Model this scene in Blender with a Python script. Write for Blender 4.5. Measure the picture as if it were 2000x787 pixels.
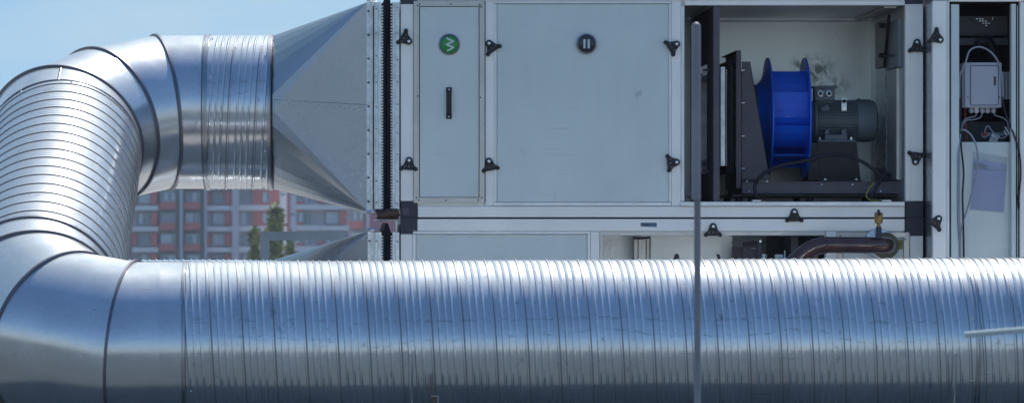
import bpy, bmesh, math, random
from mathutils import Vector, Matrix, Quaternion, noise
random.seed(7)
R = math.radians
scn = bpy.context.scene
for o in list(bpy.data.objects): bpy.data.objects.remove(o)
C = scn.collection

# ------------------------------------------------------------------ camera
F = 8652.7            # focal length in photo pixels (photo is 2000 wide)
PX, PY = 590.0, 470.0 # vanishing point of the unit's depth direction in the photo
H = 1.55              # eye height above the roof
cd = bpy.data.cameras.new('camera'); cam = bpy.data.objects.new('camera', cd); C.objects.link(cam)
cam.location = (0, 0, H); cam.rotation_euler = (R(90), 0, 0)
cd.sensor_width = 36; cd.lens = F * 36 / 2000
cd.shift_x = (1000 - PX) / 2000; cd.shift_y = (PY - 393.5) / 2000
cd.clip_start = .5; cd.clip_end = 20000
cd.dof.use_dof = True; cd.dof.focus_distance = 27.3; cd.dof.aperture_fstop = 7.5
scn.camera = cam

# ------------------------------------------------------------------ world, sun, exposure
SUN_EL, SUN_AZ = R(54), R(20)       # azimuth from +Y (behind the unit) towards +X
sdir = Vector((math.sin(SUN_AZ) * math.cos(SUN_EL), math.cos(SUN_AZ) * math.cos(SUN_EL), math.sin(SUN_EL)))
w = bpy.data.worlds.new('World'); scn.world = w; w.use_nodes = True
nt = w.node_tree; nt.nodes.clear()
def N(nt, typ, **kw):
    n = nt.nodes.new(typ)
    for k, v in kw.items():
        if k.startswith('i_'): n.inputs[k[2:].replace('_', ' ')].default_value = v
        else: setattr(n, k, v)
    return n
L = lambda nt, a, b: nt.links.new(a, b)
tc = N(nt, 'ShaderNodeTexCoord')
lift = N(nt, 'ShaderNodeVectorMath', operation='ADD'); lift.inputs[1].default_value = (0, 0, .15)
L(nt, tc.outputs['Generated'], lift.inputs[0])
sx0 = N(nt, 'ShaderNodeSeparateXYZ'); L(nt, tc.outputs['Generated'], sx0.inputs[0])
lr0 = N(nt, 'ShaderNodeMapRange'); lr0.inputs[1].default_value = -.3; lr0.inputs[2].default_value = .4; lr0.inputs[3].default_value = .015; lr0.inputs[4].default_value = .13
L(nt, sx0.outputs['Y'], lr0.inputs[0])
cx0 = N(nt, 'ShaderNodeCombineXYZ'); L(nt, lr0.outputs[0], cx0.inputs['Z']); L(nt, cx0.outputs[0], lift.inputs[1])
sky = N(nt, 'ShaderNodeTexSky', sky_type='NISHITA', sun_disc=False, sun_elevation=SUN_EL, sun_rotation=SUN_AZ,
        altitude=300, air_density=1.05, dust_density=.25, ozone_density=1.6)
L(nt, lift.outputs[0], sky.inputs['Vector'])
cmap = N(nt, 'ShaderNodeMapping'); cmap.inputs['Scale'].default_value = (3, 3, 14)
cn = N(nt, 'ShaderNodeTexNoise'); cn.inputs['Scale'].default_value = 2.6; cn.inputs['Detail'].default_value = 6
cr = N(nt, 'ShaderNodeMapRange'); cr.inputs[1].default_value = .46; cr.inputs[2].default_value = .75; cr.inputs[3].default_value = .0; cr.inputs[4].default_value = .8
L(nt, tc.outputs['Generated'], cmap.inputs[0]); L(nt, cmap.outputs[0], cn.inputs['Vector']); L(nt, cn.outputs[0], cr.inputs[0])
cm = N(nt, 'ShaderNodeMix', data_type='RGBA'); cm.inputs[7].default_value = (4.2, 5.0, 5.4, 1)
sxyz = N(nt, 'ShaderNodeSeparateXYZ'); L(nt, tc.outputs['Generated'], sxyz.inputs[0])
cf_ = N(nt, 'ShaderNodeMapRange'); cf_.inputs[1].default_value = -.1; cf_.inputs[2].default_value = .6; L(nt, sxyz.outputs['Y'], cf_.inputs[0])
cmu = N(nt, 'ShaderNodeMath', operation='MULTIPLY'); L(nt, cr.outputs[0], cmu.inputs[0]); L(nt, cf_.outputs[0], cmu.inputs[1])
L(nt, cmu.outputs[0], cm.inputs[0]); hs_ = N(nt, 'ShaderNodeHueSaturation'); hs_.inputs['Saturation'].default_value = 1.12
tn = N(nt, 'ShaderNodeVectorMath', operation='MULTIPLY'); tn.inputs[1].default_value = (.90, .98, 1.03)
L(nt, sky.outputs[0], hs_.inputs['Color']); L(nt, hs_.outputs[0], tn.inputs[0]); 
m0 = N(nt, 'ShaderNodeMix', data_type='RGBA'); m0.inputs[7].default_value = (1.9, 3.15, 4.0, 1); L(nt, tn.outputs[0], m0.inputs[6])
f0 = N(nt, 'ShaderNodeMapRange'); f0.inputs[1].default_value = .0; f0.inputs[2].default_value = .6; f0.inputs[4].default_value = .6; L(nt, sx0.outputs['Y'], f0.inputs[0]); L(nt, f0.outputs[0], m0.inputs[0])
m1 = N(nt, 'ShaderNodeMix', data_type='RGBA'); m1.inputs[7].default_value = (3.3, 3.75, 4.25, 1); L(nt, m0.outputs[2], m1.inputs[6])
g0 = N(nt, 'ShaderNodeMapRange', interpolation_type='SMOOTHSTEP'); g0.inputs[1].default_value = .0; g0.inputs[2].default_value = .30; g0.inputs[3].default_value = .88; g0.inputs[4].default_value = 0; L(nt, sx0.outputs['Z'], g0.inputs[0])
g1 = N(nt, 'ShaderNodeMapRange'); g1.inputs[1].default_value = -.4; g1.inputs[2].default_value = .4; g1.inputs[3].default_value = 1; g1.inputs[4].default_value = 0; L(nt, sx0.outputs['Y'], g1.inputs[0])
g2 = N(nt, 'ShaderNodeMath', operation='MULTIPLY'); L(nt, g0.outputs[0], g2.inputs[0]); L(nt, g1.outputs[0], g2.inputs[1]); L(nt, g2.outputs[0], m1.inputs[0])
L(nt, m1.outputs[2], cm.inputs[6])
bg = N(nt, 'ShaderNodeBackground'); bg.inputs['Strength'].default_value = .11
wo = N(nt, 'ShaderNodeOutputWorld')
L(nt, cm.outputs[2], bg.inputs['Color']); L(nt, bg.outputs[0], wo.inputs['Surface'])
sl = bpy.data.lights.new('sun', 'SUN'); sl.energy = 3.4; sl.angle = R(.53); sl.color = (1, .955, .89)
so = bpy.data.objects.new('sun', sl); C.objects.link(so); so.rotation_euler = sdir.to_track_quat('Z', 'Y').to_euler()
so.location = (6, 40, 40)
scn.view_settings.view_transform = 'Standard'; scn.view_settings.look = 'None'
scn.view_settings.exposure = 0.46; scn.view_settings.gamma = 1; scn.view_settings.use_curve_mapping = False
scn.render.engine = 'CYCLES'
scn.cycles.diffuse_bounces = 8; scn.cycles.max_bounces = 14

# ------------------------------------------------------------------ materials
def mat(name, col, rough=.5, metal=0.0, spec=.5, coat=0.0, var=0.0, vscale=4.0, bump=0.0, bscale=30.0,
        dirt=0.0, dscale=3.0, dcol=(.03, .03, .035), dthr=.58, rvar=0.0, stretch=(1, 1, 1), alpha=1.0, spangle=0.0,
        dstretch=None, streak=0.0, trans=0.0, lobe=0.0, lrough=.55, scuff=0, scratch=0.0):
    m = bpy.data.materials.new(name); m.use_nodes = True
    t = m.node_tree; b = t.nodes['Principled BSDF']
    b.inputs['Roughness'].default_value = rough; b.inputs['Metallic'].default_value = metal
    b.inputs['Specular IOR Level'].default_value = spec; b.inputs['Coat Weight'].default_value = coat
    b.inputs['Alpha'].default_value = alpha; b.inputs['Transmission Weight'].default_value = trans
    b.inputs['Base Color'].default_value = (*col, 1)
    tcn = N(t, 'ShaderNodeTexCoord')
    def mp(s):
        q = N(t, 'ShaderNodeMapping'); q.inputs['Scale'].default_value = s; L(t, tcn.outputs['Object'], q.inputs[0]); return q.outputs[0]
    base = mp(stretch)
    cur = None
    def mulcol(fac_sock, lo, hi, frm=.3, to=.7):
        nonlocal cur
        r = N(t, 'ShaderNodeMapRange'); r.inputs[1].default_value = frm; r.inputs[2].default_value = to
        r.inputs[3].default_value = lo; r.inputs[4].default_value = hi; L(t, fac_sock, r.inputs[0])
        x = N(t, 'ShaderNodeVectorMath', operation='SCALE')
        if cur is None: x.inputs[0].default_value = col
        else: L(t, cur, x.inputs[0])
        L(t, r.outputs[0], x.inputs['Scale']); cur = x.outputs[0]
    if var:
        n = N(t, 'ShaderNodeTexNoise'); n.inputs['Scale'].default_value = vscale; n.inputs['Detail'].default_value = 5
        L(t, base, n.inputs['Vector']); mulcol(n.outputs[0], 1 - var, 1 + var)
    if spangle:
        v = N(t, 'ShaderNodeTexVoronoi'); v.inputs['Scale'].default_value = 55; L(t, base, v.inputs['Vector'])
        sp = N(t, 'ShaderNodeSeparateColor'); L(t, v.outputs['Color'], sp.inputs[0]); mulcol(sp.outputs[0], 1 - spangle, 1 + spangle, 0, 1)
    if streak:
        n = N(t, 'ShaderNodeTexNoise'); n.inputs['Scale'].default_value = 1.0; n.inputs['Detail'].default_value = 4
        L(t, mp((22, 22, 1.2)), n.inputs['Vector']); mulcol(n.outputs[0], 1 - streak, 1 + streak * .5)
    if dirt:
        n = N(t, 'ShaderNodeTexNoise'); n.inputs['Scale'].default_value = dscale; n.inputs['Detail'].default_value = 8; n.inputs['Roughness'].default_value = .72
        L(t, mp(dstretch or stretch), n.inputs['Vector'])
        r = N(t, 'ShaderNodeMapRange'); r.inputs[1].default_value = dthr; r.inputs[2].default_value = dthr + .1; r.inputs[4].default_value = dirt
        L(t, n.outputs[0], r.inputs[0])
        x = N(t, 'ShaderNodeMix', data_type='RGBA'); x.inputs[7].default_value = (*dcol, 1)
        if cur is None: x.inputs[6].default_value = (*col, 1)
        else: L(t, cur, x.inputs[6])
        L(t, r.outputs[0], x.inputs[0]); cur = x.outputs[2]
    if scratch:
        # fine light rubbed scratches in two directions and dull handling patches
        for rot, sc_, th in ((.5, (4, 90, 90), .66), (-.9, (70, 70, 3), .69)):
            q = N(t, 'ShaderNodeMapping'); q.inputs['Scale'].default_value = sc_; q.inputs['Rotation'].default_value = (rot, rot * .6, .2); L(t, tcn.outputs['Object'], q.inputs[0])
            n = N(t, 'ShaderNodeTexNoise'); n.inputs['Scale'].default_value = 1; n.inputs['Detail'].default_value = 2; L(t, q.outputs[0], n.inputs['Vector'])
            g_ = N(t, 'ShaderNodeTexNoise'); g_.inputs['Scale'].default_value = 2.3; L(t, tcn.outputs['Object'], g_.inputs['Vector'])
            r = N(t, 'ShaderNodeMapRange'); r.inputs[1].default_value = th; r.inputs[2].default_value = th + .05; L(t, n.outputs[0], r.inputs[0])
            r2 = N(t, 'ShaderNodeMapRange'); r2.inputs[1].default_value = .5; r2.inputs[2].default_value = .62; r2.inputs[4].default_value = scratch; L(t, g_.outputs[0], r2.inputs[0])
            a1 = N(t, 'ShaderNodeMath', operation='MULTIPLY'); L(t, r.outputs[0], a1.inputs[0]); L(t, r2.outputs[0], a1.inputs[1])
            x = N(t, 'ShaderNodeMix', data_type='RGBA'); x.inputs[7].default_value = (.30, .30, .31, 1); L(t, cur, x.inputs[6]); L(t, a1.outputs[0], x.inputs[0]); cur = x.outputs[2]
    if scuff:
        # short dark drip marks and two wavering lines of rubbed dirt
        n = N(t, 'ShaderNodeTexNoise'); n.inputs['Scale'].default_value = 1; n.inputs['Detail'].default_value = 3; L(t, mp((34, 34, 9)), n.inputs['Vector'])
        r = N(t, 'ShaderNodeMapRange'); r.inputs[1].default_value = .67; r.inputs[2].default_value = .74; L(t, n.outputs[0], r.inputs[0])
        sx_ = N(t, 'ShaderNodeSeparateXYZ'); L(t, tcn.outputs['Object'], sx_.inputs[0])
        n2 = N(t, 'ShaderNodeTexNoise'); n2.inputs['Scale'].default_value = 1.1; n2.inputs['Detail'].default_value = 4; L(t, mp((1, 1, .0)), n2.inputs['Vector'])
        n3 = N(t, 'ShaderNodeTexNoise'); n3.inputs['Scale'].default_value = 1; n3.inputs['Detail'].default_value = 4; L(t, mp((22, 22, 70)), n3.inputs['Vector'])
        r3 = N(t, 'ShaderNodeMapRange'); r3.inputs[1].default_value = .50; r3.inputs[2].default_value = .60; L(t, n3.outputs[0], r3.inputs[0])
        tot = r.outputs[0]
        for z0_, amp, wd in ((.17, .10, .016), (.07, .34, .012)):
            a1 = N(t, 'ShaderNodeMath', operation='MULTIPLY_ADD'); L(t, n2.outputs[0], a1.inputs[0]); a1.inputs[1].default_value = amp; a1.inputs[2].default_value = z0_ - amp * .5
            a2 = N(t, 'ShaderNodeMath', operation='SUBTRACT'); L(t, sx_.outputs['Z'], a2.inputs[0]); L(t, a1.outputs[0], a2.inputs[1])
            a3 = N(t, 'ShaderNodeMath', operation='ABSOLUTE'); L(t, a2.outputs[0], a3.inputs[0])
            r4 = N(t, 'ShaderNodeMapRange'); r4.inputs[1].default_value = 0; r4.inputs[2].default_value = wd; r4.inputs[3].default_value = .85; r4.inputs[4].default_value = 0; L(t, a3.outputs[0], r4.inputs[0])
            a4 = N(t, 'ShaderNodeMath', operation='MULTIPLY'); L(t, r4.outputs[0], a4.inputs[0]); L(t, r3.outputs[0], a4.inputs[1])
            a5 = N(t, 'ShaderNodeMath', operation='MAXIMUM'); L(t, tot, a5.inputs[0]); L(t, a4.outputs[0], a5.inputs[1]); tot = a5.outputs[0]
        a6 = N(t, 'ShaderNodeMath', operation='MULTIPLY'); L(t, tot, a6.inputs[0]); a6.inputs[1].default_value = .42
        x = N(t, 'ShaderNodeMix', data_type='RGBA'); x.inputs[7].default_value = (.10, .10, .11, 1); L(t, cur, x.inputs[6]); L(t, a6.outputs[0], x.inputs[0]); cur = x.outputs[2]
    if cur is not None: L(t, cur, b.inputs['Base Color'])
    if rvar:
        n = N(t, 'ShaderNodeTexNoise'); n.inputs['Scale'].default_value = 5; n.inputs['Detail'].default_value = 6; L(t, base, n.inputs['Vector'])
        r = N(t, 'ShaderNodeMapRange'); r.inputs[1].default_value = .3; r.inputs[2].default_value = .7
        r.inputs[3].default_value = rough - rvar; r.inputs[4].default_value = rough + rvar
        L(t, n.outputs[0], r.inputs[0]); L(t, r.outputs[0], b.inputs['Roughness'])
    if bump:
        n = N(t, 'ShaderNodeTexNoise'); n.inputs['Scale'].default_value = bscale; n.inputs['Detail'].default_value = 3; L(t, base, n.inputs['Vector'])
        bp = N(t, 'ShaderNodeBump'); bp.inputs['Strength'].default_value = bump; bp.inputs['Distance'].default_value = .01
        L(t, n.outputs[0], bp.inputs['Height']); L(t, bp.outputs[0], b.inputs['Normal'])
    if lobe:
        b2 = N(t, 'ShaderNodeBsdfPrincipled'); b2.inputs['Metallic'].default_value = .9; b2.inputs['Roughness'].default_value = lrough
        b2.inputs['Base Color'].default_value = (*col, 1)
        if cur is not None: L(t, cur, b2.inputs['Base Color'])
        if bump: L(t, bp.outputs[0], b2.inputs['Normal'])
        mx = N(t, 'ShaderNodeMixShader'); mx.inputs[0].default_value = lobe
        L(t, b.outputs[0], mx.inputs[1]); L(t, b2.outputs[0], mx.inputs[2]); L(t, mx.outputs[0], t.nodes['Material Output'].inputs['Surface'])
    return m
M = {}
M['galv'] = mat('galvanised_sheet', (.66, .68, .70), .19, .96, lobe=.27, lrough=.60, scratch=.6, var=.08, vscale=2.5, spangle=.03, rvar=.05, bump=.03, bscale=2.2, dirt=.35, dscale=9, dthr=.63, dcol=(.16, .16, .16))
M['galv_spiral'] = mat('galvanised_spiral_sheet', (.66, .68, .70), .16, .96, lobe=.30, lrough=.58, scuff=1, scratch=.4, var=.08, vscale=3, spangle=.03, rvar=.04, bump=.02, bscale=3, dirt=.75, dscale=5, dthr=.63, dcol=(.10, .10, .11), dstretch=(1.6, 1, 1))
M['galv_matt'] = mat('matt_zinc_sheet', (.40, .43, .46), .27, .95, var=.05, vscale=1.6, spangle=.012, rvar=.03, bump=.03, bscale=60, lobe=.35, lrough=.5, dirt=.2, dscale=6, dthr=.64)
M['bead'] = mat('dark_joint_lip', (.19, .19, .22), .4, .8)
M['gusset'] = mat('slate_gusset', (.26, .29, .31), .45, .4)
M['groove'] = mat('shaded_dirty_lock_groove', (.36, .36, .38), .45, .8)  # shade of the deep seam groove, with its dirt, painted as darker metal
M['lip'] = mat('rolled_lip', (.42, .43, .45), .3, 1)
M['alu'] = mat('aluminium_profile', (.98, .95, .90), .38, .22, var=.07, vscale=2.2, rvar=.08, dirt=.28, dscale=7, dthr=.62, dcol=(.28, .29, .30), stretch=(1, 1, 1))
M['alu_trim'] = mat('aluminium_trim', (.72, .74, .75), .36, .75, var=.08, vscale=6)
M['alu_warm'] = mat('anodised_door_rim', (.60, .58, .54), .38, .7, var=.08, vscale=8)
M['panel'] = mat('zinc_grey_panel', (.68, .735, .72), .42, .30, var=.06, vscale=1.5, bump=.05, bscale=120, dirt=.40, dscale=4.5, dthr=.62, streak=.02, scratch=.2, dcol=(.2, .22, .23), rvar=.05)
M['stucco_sheet'] = mat('embossed_aluzinc', (.74, .76, .75), .34, .85, bump=.22, bscale=75, var=.05, vscale=3)
M['black'] = mat('black_plastic', (.012, .012, .015), .45)
M['corner'] = mat('dark_grey_plastic', (.04, .038, .055), .5, var=.1)
M['darksteel'] = mat('dark_painted_steel', (.11, .10, .115), .5, .2, var=.1, vscale=6)
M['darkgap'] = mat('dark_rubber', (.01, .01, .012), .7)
M['fabric'] = mat('black_canvas', (.026, .022, .03), .75, bump=.5, bscale=40)
M['zinc'] = mat('bright_zinc_strip', (.66, .70, .72), .36, .9, var=.14, vscale=14, spangle=.1, bump=.15, bscale=20)
M['tooth'] = mat('crimped_strip', (.95, .95, .93), .5, .0)
M['screw'] = mat('zinc_screw', (.75, .78, .82), .25, 1)
M['blue'] = mat('blue_paint', (.005, .13, .80), .42, var=.12, vscale=5, bump=.08, bscale=60, coat=.15)
M['motor'] = mat('motor_grey_paint', (.17, .20, .22), .42, var=.06)
M['brown'] = mat('brown_gloss_paint', (.075, .028, .027), .2, coat=.6, bump=.35, bscale=14, var=.2, vscale=9)
M['brownwrap'] = mat('brown_wrap', (.075, .036, .024), .45, bump=.8, bscale=18, var=.4, vscale=9)
M['insul'] = mat('grey_green_insulation', (.16, .15, .11), .8, bump=.6, bscale=40, var=.3)
M['foil'] = mat('crumpled_foil', (.6, .66, .72), .3, .9, bump=1.0, bscale=30)
M['foam'] = mat('yellow_foam', (.48, .38, .22), .8, bump=.8, bscale=50, var=.2)
M['brass'] = mat('weathered_brass', (.36, .22, .08), .42, .75, var=.2, vscale=30)
M['green'] = mat('green_badge', (.0, .28, .03), .3, coat=.4)
M['badge'] = mat('badge_rim', (.24, .25, .30), .32, .7)
M['badgeblack'] = mat('black_badge', (.012, .012, .015), .25, coat=.4)
M['ink'] = mat('badge_mark', (.62, .70, .74), .5)
M['tape'] = mat('blue_tape', (.15, .20, .28), .6, var=.1, vscale=20)
M['pen'] = mat('pen_marks', (.02, .05, .10), .7)
M['yellow'] = mat('yellow_label', (.42, .38, .04), .5)
M['boxgrey'] = mat('light_grey_plastic', (.45, .46, .52), .42, var=.03)
M['red'] = mat('red_plastic', (.42, .012, .012), .4)
M['orange'] = mat('orange_knob', (.6, .07, .02), .4)
M['cable_grey'] = mat('grey_cable', (.30, .32, .38), .45)
M['cable_black'] = mat('black_cable', (.014, .013, .02), .5)
M['cable_yellow'] = mat('yellow_green_wire', (.5, .45, .05), .45)
M['paper'] = mat('lavender_paper', (.42, .46, .76), .6, var=.06, vscale=14)
M['plastic'] = mat('clear_sleeve', (.55, .6, .62), .15, alpha=.38, bump=.9, bscale=25)
M['white'] = mat('white_label', (.7, .72, .75), .5)
M['rod'] = mat('grey_rod', (.27, .26, .28), .5, .1, var=.25, vscale=6, stretch=(1, 1, .3))
M['palerod'] = mat('pale_green_rod', (.50, .60, .57), .5)
M['wood'] = mat('weathered_timber', (.11, .085, .06), .7, var=.25, vscale=12)
M['woodedge'] = mat('fresh_timber_edge', (.5, .42, .34), .6)
M['frame_steel'] = mat('blue_grey_steel', (.19, .24, .30), .45, .4, var=.12, vscale=5)
M['paver'] = mat('pale_gravel_paving', (.46, .45, .43), .9, var=.15, vscale=6, bump=.5, bscale=80, dirt=.3, dscale=1.2, dthr=.6, dcol=(.25, .24, .22))
M['roof'] = mat('roof_membrane', (.095, .108, .115), .85, var=.18, vscale=.8, bump=.4, bscale=60, dirt=.4, dscale=.5, dthr=.55, dcol=(.05, .048, .045))
M['concrete'] = mat('concrete', (.32, .31, .30), .85, var=.12, bump=.3)
M['ground'] = mat('ground', (.10, .11, .08), .9, var=.4, vscale=.02)
M['f_lav'] = mat('lavender_render', (.64, .64, .70), .85, var=.06, vscale=.3)
M['f_grey'] = mat('grey_render', (.45, .45, .48), .85, var=.10, vscale=.3)
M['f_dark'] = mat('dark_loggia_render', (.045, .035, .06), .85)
M['f_red'] = mat('red_render', (.64, .23, .22), .85, var=.10, vscale=.5)
M['f_pale'] = mat('pale_blue_render', (.55, .60, .66), .85)
M['f_white'] = mat('off_white_render', (.82, .80, .83), .85, var=.05, vscale=.3)
M['f_win'] = mat('window_glass', (.22, .30, .35), .2, spec=.8)
M['f_frame'] = mat('window_frame_white', (.58, .66, .70), .6)
M['bark'] = mat('bark', (.06, .05, .04), .9)
M['leaf'] = mat('leaf_green', (.32, .31, .09), .7, var=.5, vscale=.8)
M['tile'] = M['concrete']
# back wall of the fan section with its soot smudge
def soot_mat():
    m = mat('sooty_back_wall', (.66, .72, .73), .34, .85, bump=.10, bscale=75)
    t = m.node_tree; b = t.nodes['Principled BSDF']
    g = N(t, 'ShaderNodeNewGeometry')
    tot = None
    for (px, py, rx, rz) in ((1566, 125, .085, .07), (1600, 140, .14, .12), (1640, 165, .10, .07), (1610, 170, .12, .07)):
        c = P(px, py, 29.9)
        s = N(t, 'ShaderNodeMapping', vector_type='POINT')
        s.inputs['Location'].default_value = (-c.x / rx, 0, -c.z / rz); s.inputs['Scale'].default_value = (1 / rx, 0, 1 / rz)
        L(t, g.outputs['Position'], s.inputs[0])
        ln = N(t, 'ShaderNodeVectorMath', operation='LENGTH'); L(t, s.outputs[0], ln.inputs[0])
        r = N(t, 'ShaderNodeMapRange'); r.inputs[1].default_value = .35; r.inputs[2].default_value = 1.15; r.inputs[3].default_value = 1; r.inputs[4].default_value = 0
        L(t, ln.outputs['Value'], r.inputs[0])
        if tot is None: tot = r.outputs[0]
        else:
            a = N(t, 'ShaderNodeMath', operation='MAXIMUM'); L(t, tot, a.inputs[0]); L(t, r.outputs[0], a.inputs[1]); tot = a.outputs[0]
    n = N(t, 'ShaderNodeTexNoise'); n.inputs['Scale'].default_value = 11; n.inputs['Detail'].default_value = 7; n.inputs['Distortion'].default_value = 1.6
    L(t, g.outputs['Position'], n.inputs['Vector'])
    r = N(t, 'ShaderNodeMapRange'); r.inputs[1].default_value = .40; r.inputs[2].default_value = .62; L(t, n.outputs[0], r.inputs[0])
    a = N(t, 'ShaderNodeMath', operation='MULTIPLY'); L(t, tot, a.inputs[0]); L(t, r.outputs[0], a.inputs[1])
    a2 = N(t, 'ShaderNodeMath', operation='MULTIPLY'); L(t, a.outputs[0], a2.inputs[0]); a2.inputs[1].default_value = .85
    x = N(t, 'ShaderNodeMix', data_type='RGBA'); x.inputs[6].default_value = (.70, .74, .73, 1); x.inputs[7].default_value = (.12, .13, .12, 1)
    L(t, a2.outputs[0], x.inputs[0]); L(t, x.outputs[2], b.inputs['Base Color'])
    return m

# ------------------------------------------------------------------ helpers
def P(px, py, d): return Vector(((px - PX) / F * d, d, H + (PY - py) / F * d))
class MB:
    def __init__(s): s.b = bmesh.new()
    def box(s, lo, hi, bev=0.0, mi=0):
        lo = Vector(lo); hi = Vector(hi); c = (lo + hi) / 2; d = hi - lo
        g = bmesh.ops.create_cube(s.b, size=1)
        vs = g['verts']
        for v in vs: v.co = Vector((v.co.x * d.x + c.x, v.co.y * d.y + c.y, v.co.z * d.z + c.z))
        fs = set(f for v in vs for f in v.link_faces)
        for f in fs: f.material_index = mi
        if bev > 0 and min(d) > 2.2 * bev:
            es = list(set(e for v in vs for e in v.link_edges))
            bmesh.ops.bevel(s.b, geom=es, offset=bev, segments=1, affect='EDGES', profile=.5, clamp_overlap=True, material=mi)
        return s
    def pbox(s, px0, px1, py0, py1, d0, d1, bev=0.0, mi=0):
        a = P(px0, py1, d0); b = P(px1, py0, d0)
        return s.box((a.x, d0, a.z), (b.x, d1, b.z), bev, mi)
    def poly(s, pts, mi=0):
        try:
            f = s.b.faces.new([s.b.verts.new(p) for p in pts]); f.material_index = mi; return f
        except ValueError: pass
    def prism(s, pts, vec, mi=0):
        vec = Vector(vec); a = [s.b.verts.new(p) for p in pts]; b = [s.b.verts.new(Vector(p) + vec) for p in pts]
        n = len(a); fs = [s.b.faces.new(a), s.b.faces.new(b[::-1])]
        for i in range(n): fs.append(s.b.faces.new((a[i], b[i], b[(i + 1) % n], a[(i + 1) % n])))
        for f in fs: f.material_index = mi
        return s
    def tube(s, pts, r, n=12, caps=True, mi=0, closed=False, smooth=True, up=None):
        pts = [Vector(p) for p in pts]; m = len(pts)
        rs = r if isinstance(r, (list, tuple)) else [r] * m
        T = []
        for i in range(m):
            a = pts[(i - 1) % m] if (closed or i > 0) else pts[i]; b = pts[(i + 1) % m] if (closed or i < m - 1) else pts[i]
            T.append((b - a).normalized())
        u = T[0].orthogonal().normalized(); rings = []
        if up is not None: u = (Vector(up) - T[0] * T[0].dot(Vector(up))).normalized()
        for i in range(m):
            if i:
                q = T[i - 1].rotation_difference(T[i]); u = q @ u
            u = (u - T[i] * u.dot(T[i])).normalized(); v = T[i].cross(u)
            rings.append([s.b.verts.new(pts[i] + (u * math.cos(2 * math.pi * k / n) + v * math.sin(2 * math.pi * k / n)) * rs[i]) for k in range(n)])
        for i in range(m if closed else m - 1):
            a = rings[i]; b = rings[(i + 1) % m]
            off = 0
            if closed and i == m - 1:
                off = min(range(n), key=lambda o: (a[0].co - b[o].co).length)
            for k in range(n):
                f = s.b.faces.new((a[k], a[(k + 1) % n], b[(k + 1 + off) % n], b[(k + off) % n])); f.material_index = mi
        if caps and not closed:
            f = s.b.faces.new(rings[0][::-1]); f.material_index = mi; f = s.b.faces.new(rings[-1]); f.material_index = mi
        return s
    def lathe(s, c, ax, prof, n=32, mi=0, caps=True):
        """prof: list of (distance along ax, radius)"""
        c = Vector(c); ax = Vector(ax).normalized(); u = ax.orthogonal().normalized(); v = ax.cross(u); rings = []
        for (t, r) in prof:
            rings.append([s.b.verts.new(c + ax * t + (u * math.cos(2 * math.pi * k / n) + v * math.sin(2 * math.pi * k / n)) * max(r, 1e-5)) for k in range(n)])
        for a, b in zip(rings, rings[1:]):
            for k in range(n):
                f = s.b.faces.new((a[k], a[(k + 1) % n], b[(k + 1) % n], b[k])); f.material_index = mi
        if caps:
            s.b.faces.new(rings[0][::-1]).material_index = mi; s.b.faces.new(rings[-1]).material_index = mi
        return s
def catmull(pts, k=8):
    pts = [Vector(p) for p in pts]; out = []
    q = [pts[0] * 2 - pts[1]] + pts + [pts[-1] * 2 - pts[-2]]
    for i in range(1, len(q) - 2):
        for j in range(k):
            t = j / k; a, b, c, d = q[i - 1], q[i], q[i + 1], q[i + 2]
            out.append(.5 * ((2 * b) + (c - a) * t + (2 * a - 5 * b + 4 * c - d) * t * t + (3 * b - a - 3 * c + d) * t ** 3))
    out.append(pts[-1]); return out
def link(name, mb, mats, parent=None, sharp=32, smooth=True, fixn=True):
    b = mb.b if isinstance(mb, MB) else mb
    if fixn: bmesh.ops.recalc_face_normals(b, faces=b.faces)
    xs = [v.co for v in b.verts]
    lo = Vector((min(p.x for p in xs), min(p.y for p in xs), min(p.z for p in xs))); hi = Vector((max(p.x for p in xs), max(p.y for p in xs), max(p.z for p in xs)))
    c = (lo + hi) / 2
    if parent is None: c.z = lo.z
    for v in b.verts: v.co -= c
    me = bpy.data.meshes.new(name); b.to_mesh(me); b.free()
    for m in (mats if isinstance(mats, (list, tuple)) else [mats]): me.materials.append(M[m] if isinstance(m, str) else m)
    if smooth:
        for p in me.polygons: p.use_smooth = True
        me.set_sharp_from_angle(angle=R(sharp))
    o = bpy.data.objects.new(name, me); C.objects.link(o)
    if parent is not None:
        o.parent = parent; o.location = c - world(parent)
    else: o.location = c
    return o
def world(o):
    v = Vector(o.location)
    return v + world(o.parent) if o.parent else v
def tag(o, label, cat, group=None):
    o['label'] = label; o['category'] = cat
    if group: o['group'] = group
    return o
def thing(name, loc, label, cat, group=None):
    o = bpy.data.objects.new(name, None); o.empty_display_size = .2; C.objects.link(o); o.location = loc
    return tag(o, label, cat, group)
def struct(o, kind='structure'): o['kind'] = kind; return o

# ------------------------------------------------------------------ setting
FD = 28.2      # depth of the unit's front face
BD = 29.9      # depth of its back wall
CDp = 27.84    # depth of the protruding control cabinet front
m = MB(); m.box((-9000, -3000, -33), (9000, 14000, -32)); struct(link('ground', m, 'ground', smooth=False))
m = MB(); m.box((-22, -14, -32), (26, 44, 0)); struct(link('roof', m, 'roof', smooth=False))
m = MB(); m.box((-20, 25.5, .001), (24, 43, .005)); struct(link('path', m, 'paver', smooth=False))

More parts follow.
